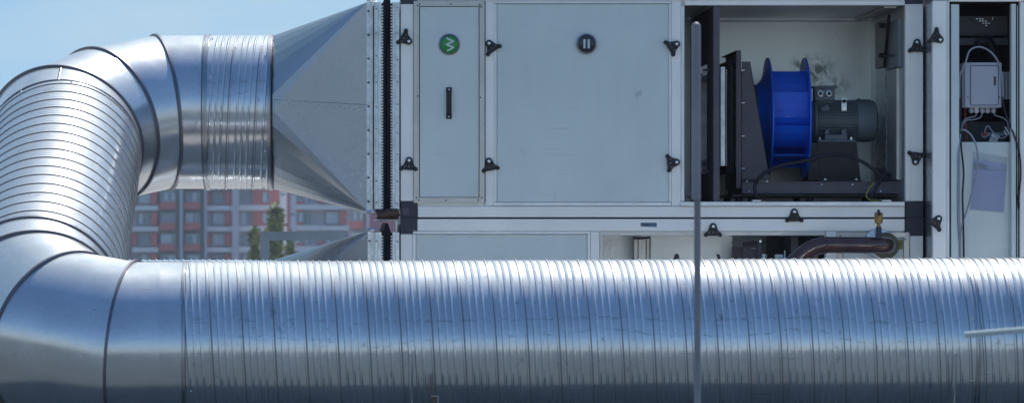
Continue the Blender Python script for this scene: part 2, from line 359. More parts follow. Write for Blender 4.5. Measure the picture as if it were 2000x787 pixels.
# ------------------------------------------------------------------ far apartment blocks
BDp = 577.0; U = BDp / F; FL = 40.7            # storey height in photo pixels
def facade(root, bays, top, y0, part_rows, D, zbottom=-32):
    """bays: (x0,x1,kind). Each storey's window is a part; everything else walls in relief."""
    wall = MB(); dark = MB(); red = MB(); pale = MB(); white = MB(); grey = MB(); rest = MB()
    nrow = int((P(0, y0, D).z - zbottom) / (FL * D / F)) + 1
    groups = {'f_lav': MB(), 'f_dark': MB(), 'f_red': MB(), 'f_pale': MB(), 'f_white': MB(), 'f_grey': MB()}
    used = set()
    NM = {'f_lav': 'wall', 'f_dark': 'loggia_wall', 'f_red': 'red_panel', 'f_pale': 'corner_rib', 'f_white': 'spandrel', 'f_grey': 'recess_wall'}
    cur = [False]
    def add(k, *a):
        if cur[0]: q_ = MB(); q_.pbox(*a); link(NM[k], q_, k, root, smooth=False); return
        groups[k].pbox(*a); used.add(k)
    x_lo = min(b[0] for b in bays); x_hi = max(b[1] for b in bays)
    ybot = y0 + FL * nrow
    add('f_lav', x_lo, x_hi, top, ybot, D + 1.6, D + 12)
    nup = int((y0 - top) / FL)
    for (x0, x1, kind) in bays:
        cur[0] = True
        if kind == 'pale': add('f_pale', x0, x1, top - 6, ybot, D - .5, D + 1.6); continue
        if kind == 'lav': add('f_lav', x0, x1, top - 4, ybot, D - .3, D + 1.6); continue
        if kind == 'redcol': add('f_red', x0, x1, top, ybot, D - .1, D + 1.6); continue
        for r in range(-nup, nrow):
            y = y0 + r * FL       # y = underside of the spandrel / top of the window
            vis = part_rows[0] <= r <= part_rows[1]; cur[0] = vis
            if kind == 'loggia':
                wx0, wx1 = x0 + (x1 - x0) * .12, x0 + (x1 - x0) * .80
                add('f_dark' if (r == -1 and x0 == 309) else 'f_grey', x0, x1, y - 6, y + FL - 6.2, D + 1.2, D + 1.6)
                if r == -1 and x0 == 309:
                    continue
                add('f_red', x0 + 2, x0 + (x1 - x0) * .82, y + 18, y + 32, D - .2, D + 0.1)
                if kind == 'loggia': win(root, rest, vis, wx0, wx1, y - 1, y + 17.8, D + .25, 3)
            elif kind == 'winred' and x0 == 258 and r == -1:
                add('f_white', x0, x1, y - 6, y + 34.5, D, D + 1.6)
            elif kind == 'winred':
                add('f_white', x0, x1, y + 25, y + 34.5, D, D + 1.6)
                add('f_grey', x0, x0 + (x1 - x0) * .2, y - 6, y + 24.8, D + .9, D + 1.6)
                add('f_red', x0 + (x1 - x0) * .72, x1 - 2, y - 3, y + 22, D + .2, D + 1.6)
                if r % 2 == 0: add('f_red', x0, x0 + (x1 - x0) * .16, y - 2, y + 22, D + .5, D + 1.0)
                win(root, rest, vis, x0 + (x1 - x0) * .24, x0 + (x1 - x0) * .70, y - 2, y + 21, D + .8, 2)
            elif kind == 'redwin':
                add('f_white', x0, x1, y + 24, y + 34.5, D, D + 1.6)
                add('f_red', x0, x1, y - 6, y + 23.8, D + .25, D + 1.6)
                xm = (x0 + x1) / 2
                win(root, rest, vis, xm - 7, xm + 7, y - 1, y + 18, D + .10, 1)
            elif kind == 'win':
                add('f_grey', x0, x1, y - 6, y + 23.8, D + .9, D + 1.6)
                add('f_white', x0, x1, y + 24, y + 34.5, D, D + 1.6)
                win(root, rest, vis, x0 + 2, x0 + (x1 - x0) * .55, y - 2, y + 22, D + .75, 1)
            elif kind == 'white':
                add('f_white', x0, x1, y - 6.1, y + 34.5, D + .2, D + 1.6)
                win(root, rest, vis, (x0 + x1) / 2 - 4.5, (x0 + x1) / 2 + 4.5, y, y + 6, D + .05, 1)
    for k in sorted(used):
        o_ = link(NM[k], groups[k], k, root, smooth=False)
        if k != 'f_lav': struct(o_, 'stuff')
    if len(rest.b.verts):
        o = link('window', rest, ['f_win', 'f_frame'], root, smooth=False); struct(o, 'stuff')
    m = MB(); m.pbox(x_lo - 3, x_hi + 3, top - 10, top - 6.2, D - 1, D + 12.5); link('roof', m, 'f_grey', root, smooth=False)
def win(root, rest, vis, x0, x1, y0, y1, D, mull):
    mb = MB() if vis else rest
    mb.pbox(x0 + .9, x1 - .9, y0 + .9, y1 - .9, D + .06, D + .14, mi=0)
    mb.pbox(x0, x1, y0, y0 + 1, D, D + .15, mi=1); mb.pbox(x0, x1, y1 - 1, y1, D, D + .15, mi=1)
    mb.pbox(x0, x0 + 1, y0 + 1, y1 - 1, D, D + .15, mi=1); mb.pbox(x1 - 1, x1, y0 + 1, y1 - 1, D, D + .15, mi=1)
    for k in range(mull):
        xm = x0 + (x1 - x0) * (k + 1) / (mull + 1); mb.pbox(xm - .5, xm + .5, y0 + 1, y1 - 1, D + .01, D + .14, mi=1)
    # a drawn curtain or open dark sash in some of the lights
    seg = (x1 - x0 - 2) / (mull + 1)
    for k in range(mull + 1):
        if random.random() < .5: mb.pbox(x0 + 1.2 + seg * k, x0 + .8 + seg * (k + 1), y0 + 1.1, y1 - 1.1, D + .03, D + .05, mi=1)
    if vis: link('window', mb, ['f_win', 'f_frame'], root, smooth=False)
b1 = thing('apartment_building', P(400, 470, BDp) * Vector((1, 1, 0)) if False else Vector((P(400, 0, BDp).x, BDp, -32)), 'lavender panel apartment block with red balconies, seen in the gap under the upper duct', 'building', 'far apartment blocks')
facade(b1, [(150, 205, 'redwin'), (205, 258, 'loggia'), (258, 309, 'winred'), (309, 351, 'loggia'), (351, 357, 'pale'), (357, 399, 'loggia'), (399, 404, 'pale'), (404, 453, 'winred'),
            (453, 467, 'lav'), (467, 494, 'win'), (494, 546, 'redwin'), (546, 560, 'white')], 262, 376.5, (-1, 4), BDp)
D2 = 560.0
b2 = thing('apartment_building', Vector((P(620, 0, D2).x, D2, -32)), 'white and red apartment block with a red vertical strip, left of the brown wrapped roll', 'building', 'far apartment blocks')
facade(b2, [(560.2, 566, 'redcol'), (566, 578, 'white'), (578, 592, 'redwin'), (592, 622, 'win'), (622, 680, 'winred')], 300, 375, (0, 4), D2)
D3 = 590.0
b3 = thing('apartment_building', Vector((P(720, 0, D3).x, D3, -32)), 'greyer apartment block with a red balcony, behind the flexible connectors', 'building', 'far apartment blocks')
facade(b3, [(680.5, 716, 'loggia'), (716, 722, 'lav'), (722, 800, 'redwin'), (800, 850, 'winred')], 300, 414, (-2, 2), D3)
# the pink gable right behind the gap between the connectors
m = MB(); m.pbox(724, 792, 300, 900, 480, 492); g = link('house_gable', m, 'f_red', None, smooth=False)
g.data.materials[0] = mat('pink_render', (.50, .22, .26), .85)
m = MB(); m.pbox(722, 794, 297, 299.8, 479, 493); rr = link('roof', m, 'f_grey', g, smooth=False)
rr.location = world(rr) * 1 - g.location if False else Vector(rr.location)
g.name = 'pink_building'; tag(g, 'plain pink rendered building seen between the two flexible connectors', 'building')

# ------------------------------------------------------------------ poplars in front of the blocks
def poplar(pxc, ytop, wpx, D, label, n=9000):
    base = P(pxc, 470, D); top = P(pxc, ytop, D); z0 = -32
    wr = wpx / F * D / 2; hgt = top.z - z0
    root = thing('poplar_tree', Vector((base.x, D, z0)), label, 'tree', 'poplars before the far blocks')
    tr = MB(); tr.tube([(base.x + math.sin(k) * .1, D, z0 + hgt * k / 8 * .97) for k in range(9)], [.35 * (1 - k / 9) + .03 for k in range(9)], 8)
    for k in range(14):
        a = random.random() * 6.28; z = z0 + hgt * random.uniform(.25, .85)
        tr.tube([(base.x, D, z), (base.x + math.cos(a) * wr * .5, D + math.sin(a) * wr * .5, z + 1.2)], [.08, .02], 5)
    link('trunk', tr, 'bark', root)
    cb = bmesh.new(); cl = [(random.uniform(.12, 1), random.random() * 6.28, random.uniform(.25, 1)) for _ in range(110)]
    for i in range(n):
        t, a, q = random.choice(cl)
        prof = (1 - (t - .35) ** 2 * 1.9) if t > .35 else (.55 + t)
        rad = wr * max(.12, prof) * q
        if t > .9: rad *= (1.0 - t) * 6 + .1
        c = Vector((base.x + math.cos(a) * rad + random.gauss(0, wr * .16), D + math.sin(a) * rad + random.gauss(0, wr * .16), z0 + hgt * t + random.gauss(0, .5)))
        s = random.uniform(.18, .36); nrm = Vector((random.gauss(0, 1), random.gauss(0, 1), random.gauss(.4, 1))).normalized()
        u = nrm.orthogonal().normalized() * s; v = nrm.cross(u).normalized() * s * .7
        cb.faces.new([cb.verts.new(c + d) for d in (u, v, -u, -v)])
    link('crown', cb, 'leaf', root, smooth=False, fixn=False)
poplar(538, 421, 72, 420, 'tall narrow poplar topping the others, behind the beam of the steel frame', 15000)
poplar(497, 460, 56, 430, 'shorter yellowish poplar just left of the steel frame post')
poplar(567, 474, 38, 430, 'smallest poplar tip, below the beam of the steel frame')

# ------------------------------------------------------------------ round ducts
RAD = .5; PITCH = .1745
prof_pts = [(0, 0), (.0040, .0062), (.0110, .0062), (.0125, -.0025), (.0170, -.0025), (.0188, 0)]
for c in (.054, .092, .130):
    prof_pts += [(c - .0070, 0), (c - .0030, .0048), (c + .0012, .0052), (c + .0095, 0)]
prof_pts.append((.160, 0.0))
def fr_axes(d):
    d = Vector(d).normalized(); a = d.cross(Vector((0, 0, 1)))
    a = a.normalized() if a.length > .1 else Vector((1, 0, 0)); return d, a, d.cross(a)
def spiral(p0, p1, hand=1, n=150, phase=0.0, rad=RAD, k_=1.0, hs=1.0):
    p0 = Vector(p0); p1 = Vector(p1); Ln = (p1 - p0).length; d, a, b = fr_axes(p1 - p0)
    mb = bmesh.new(); rows = []
    pit = PITCH * k_; turns = int(Ln / pit) + 3
    S = [(pit * (t - 1) + s * k_ - phase, h * (hs if s > .03 else 1)) for t in range(turns) for (s, h) in prof_pts]
    for (s, h) in S:
        row = []
        for j in range(n + 1):
            th = 2 * math.pi * j / n; ax = s + hand * pit * j / n
            hh = h if 0 <= ax <= Ln else 0
            ax = min(max(ax, 0), Ln)
            ang = th + math.pi * .5
            dirv = a * math.cos(ang) + b * math.sin(ang)
            # light denting of the thin sheet
            w_ = noise.noise(Vector((ax * 1.3, math.cos(ang) * 1.7 + p0.x, math.sin(ang) * 1.7 + p0.z))) * .0018
            w_ += noise.noise(Vector((ax * 3.1, math.cos(ang) * 2.6 + 9, math.sin(ang) * 2.6))) * .0006
            row.append(mb.verts.new(p0 + d * ax + dirv * (rad + hh + w_)))
        rows.append(row)
    KP = len(prof_pts)
    for ki, (r0, r1) in enumerate(zip(rows, rows[1:])):
        for j in range(n):
            q = (r0[j], r0[j + 1], r1[j + 1], r1[j])
            if (r0[j].co - r1[j].co).length < 1e-5 and (r0[j + 1].co - r1[j + 1].co).length < 1e-5: continue
            f = mb.faces.new(q); f.material_index = 1 if ki % KP in (2, 3) else 0
    bmesh.ops.remove_doubles(mb, verts=mb.verts, dist=1e-5)
    return mb
def ringpts(c, nrm, ax, n=96, rad=RAD):
    """mitre ellipse: cylinder of axis ax through c cut by the plane of normal nrm"""
    ax, a, b = fr_axes(ax); nrm = Vector(nrm).normalized(); out = []
    for k in range(n):
        t = 2 * math.pi * k / n; p = (a * math.cos(t) + b * math.sin(t)) * rad
        out.append(c + p - ax * (p.dot(nrm) / ax.dot(nrm)))
    return out
def sleeve(c0, n0, c1, n1, ax, rows=14, n=96, rad=RAD):
    A = ringpts(c0, n0, ax, n, rad); B = ringpts(c1, n1, ax, n, rad); mb = bmesh.new(); g = []
    cc = c0.lerp(c1, .5)
    for i in range(rows + 1):
        t = i / rows; row = []
        for p, q in zip(A, B):
            v = p.lerp(q, t); off = v - cc; off -= Vector(ax) * off.dot(Vector(ax)); 
            k = (noise.noise(v * 1.6) * .0035 + noise.noise(v * 4.3) * .0009) * math.sin(math.pi * t)
            row.append(mb.verts.new(v + off.normalized() * k))
        g.append(row)
    for r0, r1 in zip(g, g[1:]):
        for k in range(n): mb.faces.new((r0[k], r0[(k + 1) % n], r1[(k + 1) % n], r1[k]))
    return mb
def bead(pts, r, name, m_, parent):
    mb = MB(); mb.tube(pts, r, 8, closed=True); return link(name, mb, m_, parent)
def lip(c, nrm, ax, parent, w=.007, h=.014, m_='bead', name='joint_lip', n=96, rad=RAD):
    """standing seam: a thin flat ring proud of the sheet, in the plane of the joint"""
    ax, a, b = fr_axes(ax); mb = bmesh.new(); R0 = ringpts(c, nrm, ax, n, rad - .004); R1 = ringpts(c, nrm, ax, n, rad + h); nn = Vector(nrm).normalized() * w
    V = [[mb.verts.new(p - nn) for p in R0], [mb.verts.new(p - nn) for p in R1], [mb.verts.new(p + nn) for p in R1], [mb.verts.new(p + nn) for p in R0]]
    for q in range(4):
        A, B = V[q], V[(q + 1) % 4]
        for k in range(n): mb.faces.new((A[k], A[(k + 1) % n], B[(k + 1) % n], B[k]))
    return link(name, mb, m_, parent)
def elbow(root, Cn, din, dout, Rb, x, screws=True):
    beta = din.angle(dout); Tn = Rb * math.tan(beta / 2); x *= beta
    st = Cn - din * Tn; en = Cn + dout * Tn
    nb = (dout - din * din.dot(dout)).normalized(); cen = st + nb * Rb
    axv = lambda t: (din * math.cos(t) + nb * math.sin(t)).normalized()
    on = lambda t, r: cen - nb * math.cos(t) * r + din * math.sin(t) * r
    J = [(on(x / 2, Rb / math.cos(x / 2)), axv(x / 2)), (on(beta / 2, Rb / math.cos(beta / 2 - x)), axv(beta / 2)), (on(beta - x / 2, Rb / math.cos(x / 2)), axv(beta - x / 2))]
    pts = [(st, din)] + J + [(en, dout)]; axs = [din, axv(x), axv(beta - x), dout]
    bme = None
    el = None
    for i in range(4):
        b = sleeve(pts[i][0], pts[i][1], pts[i + 1][0], pts[i + 1][1], axs[i])
        o = link('elbow_segment', b, 'galv', root, sharp=60)
        if i < 3: lip(J[i][0], J[i][1], axs[i], o)
    return st, en
Up = Vector((-1.5146, 29.0072, H + .8388)); Lp = Vector((-1.5654, 24.9492, H - .6223))
hU = Vector((-1, .0297, 0)).normalized(); hL = Vector((1, -.0, .0042)).normalized(); dS = (Lp - Up).normalized()
duct = thing('ventilation_duct', Vector((Lp.x, Lp.y, 0)), 'large galvanised round duct with two elbows, from the flared transition down and across the front', 'duct')
st, enU = elbow(duct, Up, hU, dS, .8443, .3751)
stL, enL = elbow(duct, Lp, dS, hL, .7658, .2955)
# upper neck + short spiral to the square-to-round
def screws_round(c, ax, parent, angs, rad=RAD, r=.006):
    ax, a, b = fr_axes(ax)
    for t in angs:
        dv = a * math.cos(t) + b * math.sin(t); m = MB(); m.lathe(c + dv * (rad - .002), dv, [(0, r), (.006, r), (.0085, r * .55)], 8)
        link('screw', m, 'screw', parent)
nk = st - hU * .045
link('collar', sleeve(nk, hU, st, hU, hU, 2), 'galv', duct)
upper_end = Vector((P(533, 221, Up.y).x, 0, 0)).x
e0 = nk.copy(); tpar = (upper_end - e0.x) / (-hU.x) ; e1 = e0 - hU * tpar
sp = link('spiral_pipe', spiral(e1, e0, -1, phase=.05), ['galv_spiral', 'groove'], duct, sharp=25)
lip(nk, hU, hU, sp, .012, .010, 'lip', 'end_band'); lip(nk + hU * .02, hU, hU, sp, .004, .006); lip(e1 + hU * .012, hU, hU, sp, .010, .012, 'lip', 'end_band')
lip(e1 - hU * .002, hU, hU, sp, .005, .004)
screws_round(nk - hU * .035, hU, sp, [R(a) for a in (155, 205, 250, 320, 20)])
screws_round(e1 + hU * .035, hU, sp, [R(a) for a in (148, 182, 225, 300, 30)])
# sloping spiral
uv = (Vector((-.03, 0, 1)) - dS * dS.dot(Vector((-.03, 0, 1)))).normalized(); m = MB()
for k in range(9):
    q_ = enU - dS * (.235 - k * .029) + uv * (RAD - .001); m.lathe(q_, uv, [(0, .008), (.004, .0075), (.006, .004)], 8)
link('lap_seam_welds', m, 'lip', duct)
s0 = enU + dS * .0153; s1 = stL - dS * .0707
link('collar', sleeve(enU, dS, s0, dS, dS, 1), 'galv', duct); link('collar', sleeve(s1, dS, stL, dS, dS, 2), 'galv', duct)
sp = link('spiral_pipe', spiral(s0, s1, 1, phase=.02, k_=.92, hs=.6), ['galv_spiral', 'groove'], duct, sharp=25)
lip(s0, dS, dS, sp, .005, .007); lip(s1, dS, dS, sp, .009, .010, 'bead', 'end_band')
screws_round(s0 + dS * .03, dS, sp, [R(a) for a in (262, 300, 330, 230)]); screws_round(s1 - dS * .03, dS, sp, [R(a) for a in (240, 285, 320)])
# front spiral
i0 = enL + hL * .1287
link('collar', sleeve(enL, hL, i0, hL, hL, 2), 'galv', duct)
f1 = Vector((P(1889, 0, Lp.y).x, Lp.y, Lp.z)); f1 = i0 + hL * ((f1.x - i0.x) / hL.x)
sp = link('spiral_pipe', spiral(i0, f1, 1, phase=.155), ['galv_spiral', 'groove'], duct, sharp=25)
lip(i0, hL, hL, sp, .006, .006, 'lip', 'end_band'); lip(i0 + hL * .015, hL, hL, sp, .003, .004)
lip(f1, hL, hL, sp, .004, .006, 'lip'); lip(f1 - hL * .02, hL, hL, sp, .004, .006, 'lip', 'end_band')
screws_round(i0 + hL * .045, hL, sp, [R(a) for a in (25, -28, 60, 200)]); screws_round(f1 - hL * .045, hL, sp, [R(a) for a in (62, 20, -20)])
f2 = f1 + hL * 2.6
sp = link('spiral_pipe', spiral(f1, f2, 1, phase=.12), ['galv_spiral', 'groove'], duct, sharp=25)
screws_round(f1 + hL * .045, hL, sp, [R(a) for a in (70, 50, 15)])

def transition(root, cx, cc, rect_x, z0, z1, y0, y1, nq=8, yawn=None, rad=RAD, front_ang=0):
    """square-to-round: circle at x=cx, rectangle at x=rect_x spanning y0..y1, z0..z1"""
    cyl = Vector(cc)
    corners = [Vector((rect_x, y0, z1)), Vector((rect_x, y1, z1)), Vector((rect_x, y1, z0)), Vector((rect_x, y0, z0))]
    # circle points: angle 0 = towards camera, 90 = up
    cp = lambda deg: cyl + Vector((0, -math.cos(R(deg)) * rad, math.sin(R(deg)) * rad))
    qs = [(0, 90, corners[0]), (90, 180, corners[1]), (180, 270, corners[2]), (270, 360, corners[3])]
    sk = MB(); fl = MB()
    for a0, a1, c in qs:
        for i in range(nq):
            p, q = cp(a0 + (a1 - a0) * i / nq), cp(a0 + (a1 - a0) * (i + 1) / nq)
            fl.poly([p, q, c])
    fl.poly([cp(0), corners[0], corners[3]]); fl.poly([cp(90), corners[1], corners[0]])
    fl.poly([cp(180), corners[2], corners[1]]); fl.poly([cp(270), corners[3], corners[2]])
    bmesh.ops.remove_doubles(fl.b, verts=fl.b.verts, dist=1e-5)
    o = link('transition', fl, 'galv_matt', root, smooth=False)
    return o, cp
# rectangular geometry shared by the flexible connectors
zt, zb = P(0, 4, FD).z, P(0, 412, FD).z
xf = P(717, 0, FD).x
o, cp = transition(duct, e1.x, (e1.x, e1.y, e1.z), xf, zb + .004, zt - .004, FD + .003, BD - .03)
# horizontal standing seam with two rows of rivets on the front triangle
m = MB(); a = cp(4) + Vector((.01, -.004, .03)); b = Vector((xf, FD, P(0, 205, FD).z)); m.tube([a, b], .0024, 6); link('seam', m, 'lip', o)
m = MB()
for k in range(18):
    t = .05 + k / 18.5; p = a.lerp(b, t) + Vector((0, -.003, -.018 - .014 * (k % 2)))
    m.lathe(p, (0, -1, 0), [(0, .004), (.003, .0035)], 6)
link('rivets', m, 'lip', o)

# lower transition + its own duct behind
low_c = Vector((P(533, 0, 29.0).x, 29.0, P(0, 508, 29.0).z - RAD))
duct2 = thing('ventilation_duct', Vector((low_c.x, low_c.y, 0)), 'lower rear spiral duct, almost wholly hidden behind the big front duct', 'duct')
zt2, zb2 = P(0, 452, FD).z, P(0, 452, FD).z - (zt - zb)
o2, cp2 = transition(duct2, low_c.x, low_c, P(719, 0, FD).x, zb2, zt2, FD + .003, BD - .03)
sp = link('spiral_pipe', spiral(low_c, low_c + Vector((-4.6, 0, 0)), -1, phase=.03), ['galv_spiral', 'groove'], duct2, sharp=25)
# duct supports on the roof: cradle feet under the ducts
def cradle(x, y, ztop, label):
    root = thing('pipe_support', Vector((x, y, 0)), label, 'support', 'duct supports')
    m = MB(); m.box((x - .03, y - .40, .10), (x + .03, y + .40, .16), .004); link('crossbeam', m, 'galv', root)
    for s in (-1, 1):
        m = MB(); m.box((x - .028, y + s * .26 - .028, .161), (x + .028, y + s * .26 + .028, max(ztop - .44, .20)), .003); link('leg', m, 'galv', root)
        m = MB(); m.box((x - .15, y + s * .26 - .12, 0), (x + .15, y + s * .26 + .12, .099), .01); link('foot', m, 'concrete', root)
    pts = [Vector((x, y + math.cos(t) * .512, ztop + .0 - abs(math.sin(t)) * .512)) for t in [math.pi * (1 + k / 20) for k in range(21)]]
    m = MB(); m.tube(pts, .012, 6); link('strap', m, 'galv', root)
for xx, lb in ((.6, 'left steel cradle under the front duct'), (3.6, 'right steel cradle under the front duct')):
    cradle(xx, Lp.y, Lp.z, lb)
cradle(-2.5, 29.0, low_c.z, 'steel cradle under the lower rear duct')

# ------------------------------------------------------------------ flexible connectors
def rect_ring(mb, px0, px1, y0, y1, zlo, zhi, th, mi=0, bev=0.0):
    """rectangular frame (tube section) round the duct opening, between two photo columns"""
    xa, xb = P(px0, 0, FD).x, P(px1, 0, FD).x
    mb.box((xa, y0, zlo), (xb, y0 + th, zhi), bev, mi); mb.box((xa, y1 - th, zlo), (xb, y1, zhi), bev, mi)
    mb.box((xa, y0 + th, zhi - th), (xb, y1 - th, zhi), bev, mi); mb.box((xa, y0 + th, zlo), (xb, y1 - th, zlo + th), bev, mi)
def teeth(mb, px, w, y0, zlo, zhi, pitch=.0158):
    xa = P(px, 0, FD).x; n = int((zhi - zlo) / pitch)
    for k in range(n):
        z = zlo + pitch * (k + .25); mb.box((xa, y0, z), (xa + w, y0 + .006, z + pitch * .5))
def connector(label, zlo, zhi, x0=718, topgap=0):
    root = thing('flexible_connector', Vector((P(750, 0, FD).x, (FD + BD) / 2, zlo)), label, 'flexible connector', 'flexible duct connectors')
    y0, y1 = FD - .012, BD - .02
    fl = MB(); rect_ring(fl, x0 - 2, x0 + 4.5, y0 + .012, y1, zlo, zhi, .04, bev=.001); rect_ring(fl, x0 + 4.7, x0 + 8.6, y0 + .004, y1 + .008, zlo + .002, zhi, .035, bev=.001)
    rect_ring(fl, x0 + 8.8, x0 + 10.2, y0 - .006, y1 + .012, zlo + .004, zhi + .012, .035, bev=.001)
    f = link('duct_flange', fl, 'zinc', root)
    sc = MB(); npt = 9
    for k in range(npt):
        z = zlo + .06 + (zhi - zlo - .12) * k / (npt - 1); sc.lathe((P(x0 + 1.5, 0, FD).x, y0 + .012, z), (0, -1, 0), [(0, .008), (.006, .0075), (.007, .004)], 8)
    link('bolts', sc, 'darksteel', f)
    st_ = MB(); rect_ring(st_, 730.4, 732, y0 + .004, y1, zlo + .01, zhi - .004, .04); rect_ring(st_, 732.2, 738, y0 - .006, y1 + .008, zlo + .01, zhi - .004, .04, bev=.002)
    rect_ring(st_, 738.2, 745, y0 + .004, y1, zlo + .01, zhi - .004, .04); s1_ = link('left_strip', st_, 'zinc', root); s1_.name = 'clamping_strip'
    st_ = MB(); rect_ring(st_, 766.6, 771.5, y0 + .004, y1, zlo + .01, zhi - .004, .04); rect_ring(st_, 771.7, 780, y0 - .006, y1 + .008, zlo + .01, zhi - .004, .04, bev=.002)
    s2_ = link('clamping_strip', st_, 'zinc', root)
    for px, par in ((735, s1_), (775.8, s2_)):
        sc = MB()
        for k in range(9):
            z = zlo + .05 + (zhi - zlo - .1) * k / 8 + random.uniform(-.015, .015)
            sc.lathe((P(px, 0, FD).x, y0 - .005, z), (0, -1, 0), [(0, .0062), (.004, .0058), (.006, .003)], 8)
        link('rivets', sc, 'galv_matt', par)
    for px, par in ((745.1, s1_), (763.0, s2_)):
        bk = MB(); xa = P(px, 0, FD).x; bk.box((xa, y0 + .010, zlo + .01), (xa + .0112, y0 + .02, zhi - .01)); link('crimp_backing', bk, 'darkgap', par)
        t_ = MB(); teeth(t_, px, .0105, y0 + .002, zlo + .012, zhi - .012, .0185); link('crimped_teeth', t_, 'tooth', par)
    # folded canvas bellow
    xa, xb = P(748.7, 0, FD).x, P(762.8, 0, FD).x; cb = bmesh.new(); rows = []
    loop = []
    ny, nz = 14, 26
    ya, yb = FD - .004, BD - .03
    for k in range(nz): loop.append((ya, zlo + (zhi - zlo) * k / nz, (-1, 0)))
    for k in range(ny): loop.append((ya + (yb - ya) * k / ny, zhi, (0, 1)))
    for k in range(nz): loop.append((yb, zhi - (zhi - zlo) * k / nz, (1, 0)))
    for k in range(ny): loop.append((yb - (yb - ya) * k / ny, zlo, (0, -1)))
    K = 10
    for i in range(K + 1):
        t = i / K; row = []
        for (y, z, nn) in loop:
            bul = -.020 * math.sin(math.pi * t) + .012 * math.sin(4 * math.pi * t + 1.2 * noise.noise(Vector((0, y * 2, z * 3))))
            if nn == (0, 1): bul = .055 * math.sin(math.pi * t) * (1 + .3 * noise.noise(Vector((t, y * 3, z))))
            row.append(cb.verts.new((xa + (xb - xa) * t, y + nn[0] * bul, z + nn[1] * bul)))
        rows.append(row)
    n = len(loop)
    for r0, r1 in zip(rows, rows[1:]):
        for k in range(n): cb.faces.new((r0[k], r0[(k + 1) % n], r1[(k + 1) % n], r1[k]))
    link('canvas_bellow', cb, 'fabric', root, sharp=80)
    dk = MB(); rect_ring(dk, 728.3, 730.3, FD + .02, BD - .06, zlo + .03, zhi - .03, .02); link('gasket', dk, 'darkgap', root)
    # corner clamp screws
    for zz in (zlo - .006, zhi + .010):
        m = MB(); m.tube([P(716, 0, FD) * Vector((1, 0, 0)) + Vector((0, FD - .01, zz)), P(736, 0, FD) * Vector((1, 0, 0)) + Vector((0, FD - .01, zz))], .009, 8)
        m.lathe(Vector((P(727, 0, FD).x, FD - .01, zz)), (1, 0, .2), [(-.012, .016), (.012, .016)], 6)
        link('clamp_bolt', m, 'screw', root)
    return root
connector('upper flexible connector of black canvas between zinc strips, beside the large flared transition', zb, zt)
connector('lower flexible connector of black canvas, its top bulging up under the brown roll', zb2, zt2, x0=720)
# brown wrapped roll lying in the gap on the lower connector's clamps
root = thing('wrapped_roll', P(757, 430, FD - .02), 'brown wrapped insulation roll lying between the upper and lower connectors', 'insulation roll')
m = MB(); a, b = P(736, 419, FD - .03), P(779, 415, FD - .03)
pts = [a.lerp(b, k / 12) + Vector((0, 0, .004 * math.sin(k * 1.1))) for k in range(13)]
m.tube(pts, [.030 + .003 * math.sin(k * 2.1) for k in range(13)], 14); link('roll', m, 'brownwrap', root, sharp=60)
m = MB(); m.pbox(736, 779, 423, 428, FD + .0, FD + .25, .004); link('folded_edge', m, mat('dark_brown_wrap', (.03, .012, .01), .5), root)
m = MB(); m.pbox(737, 779.5, 428.5, 430, FD + .0, FD + 1.5); link('tray', m, 'galv_matt', root)

# ------------------------------------------------------------------ latches (shared mesh)
def latch_mesh():
    s = 1 / 306.7
    # canonical: screw at origin, tips at (-13.8,-17), (13.8,-17) photo pixels
    out = []
    def arc(cx, cy, r, a0, a1, n=8): return [(cx + r * math.cos(R(a0 + (a1 - a0) * k / n)), cy + r * math.sin(R(a0 + (a1 - a0) * k / n))) for k in range(n + 1)]
    out += arc(0, 0, 6.6, 160, 20) + [(8.4, -5), (11.2, -10.2)] + arc(13.8, -16.6, 4.1, 55, -100) + [(9.5, -18.6), (0, -18.9), (-9.5, -18.6)] + arc(-13.8, -16.6, 4.1, -80, -235) + [(-11.2, -10.2), (-8.4, -5)]
    holes = [[(-1.9, -13.2), (1.9, -13.2), (0, -8.2)], [(5.6, -8), (9.4, -12.6), (7.7, -13.3), (6.1, -11.6)], [(-5.6, -8), (-9.4, -12.6), (-7.7, -13.3), (-6.1, -11.6)]]
    b = bmesh.new(); es = []
    for lp in [out] + holes:
        vs = [b.verts.new((x * s, 0, y * s)) for x, y in lp]
        for i in range(len(vs)): es.append(b.edges.new((vs[i], vs[(i + 1) % len(vs)])))
    bmesh.ops.triangle_fill(b, use_beauty=True, use_dissolve=False, edges=es)
    ext = bmesh.ops.extrude_face_region(b, geom=b.faces[:])
    for v in [g for g in ext['geom'] if isinstance(g, bmesh.types.BMVert)]: v.co.y -= .016
    bmesh.ops.recalc_face_normals(b, faces=b.faces)
    mm = MB(); mm.b = b
    for x in (-13.8, 13.8): mm.lathe((x * s, -.015, -16.6 * s), (0, -1, 0), [(0, 4.0 * s), (.008, 3.6 * s), (.011, 2.4 * s)], 14)
    mm.lathe((0, -.015, 0), (0, -1, 0), [(0, 6.5 * s), (.003, 5.9 * s)], 20)
    mm.b.normal_update()
    me = bpy.data.meshes.new('latch'); b.to_mesh(me); b.free(); me.materials.append(M['black'])
    for p in me.polygons: p.use_smooth = True
    me.set_sharp_from_angle(angle=R(35))
    k = MB(); k.lathe((0, -.017, 0), (0, -1, 0), [(0, 3.1 * s), (.004, 2.9 * s), (.005, 1.5 * s), (.0035, 1.3 * s)], 16)
    bmesh.ops.recalc_face_normals(k.b, faces=k.b.faces)
    ms = bpy.data.meshes.new('latch_screw'); k.b.to_mesh(ms); k.b.free(); ms.materials.append(M['screw'])
    return me, ms
LM, LS = latch_mesh()
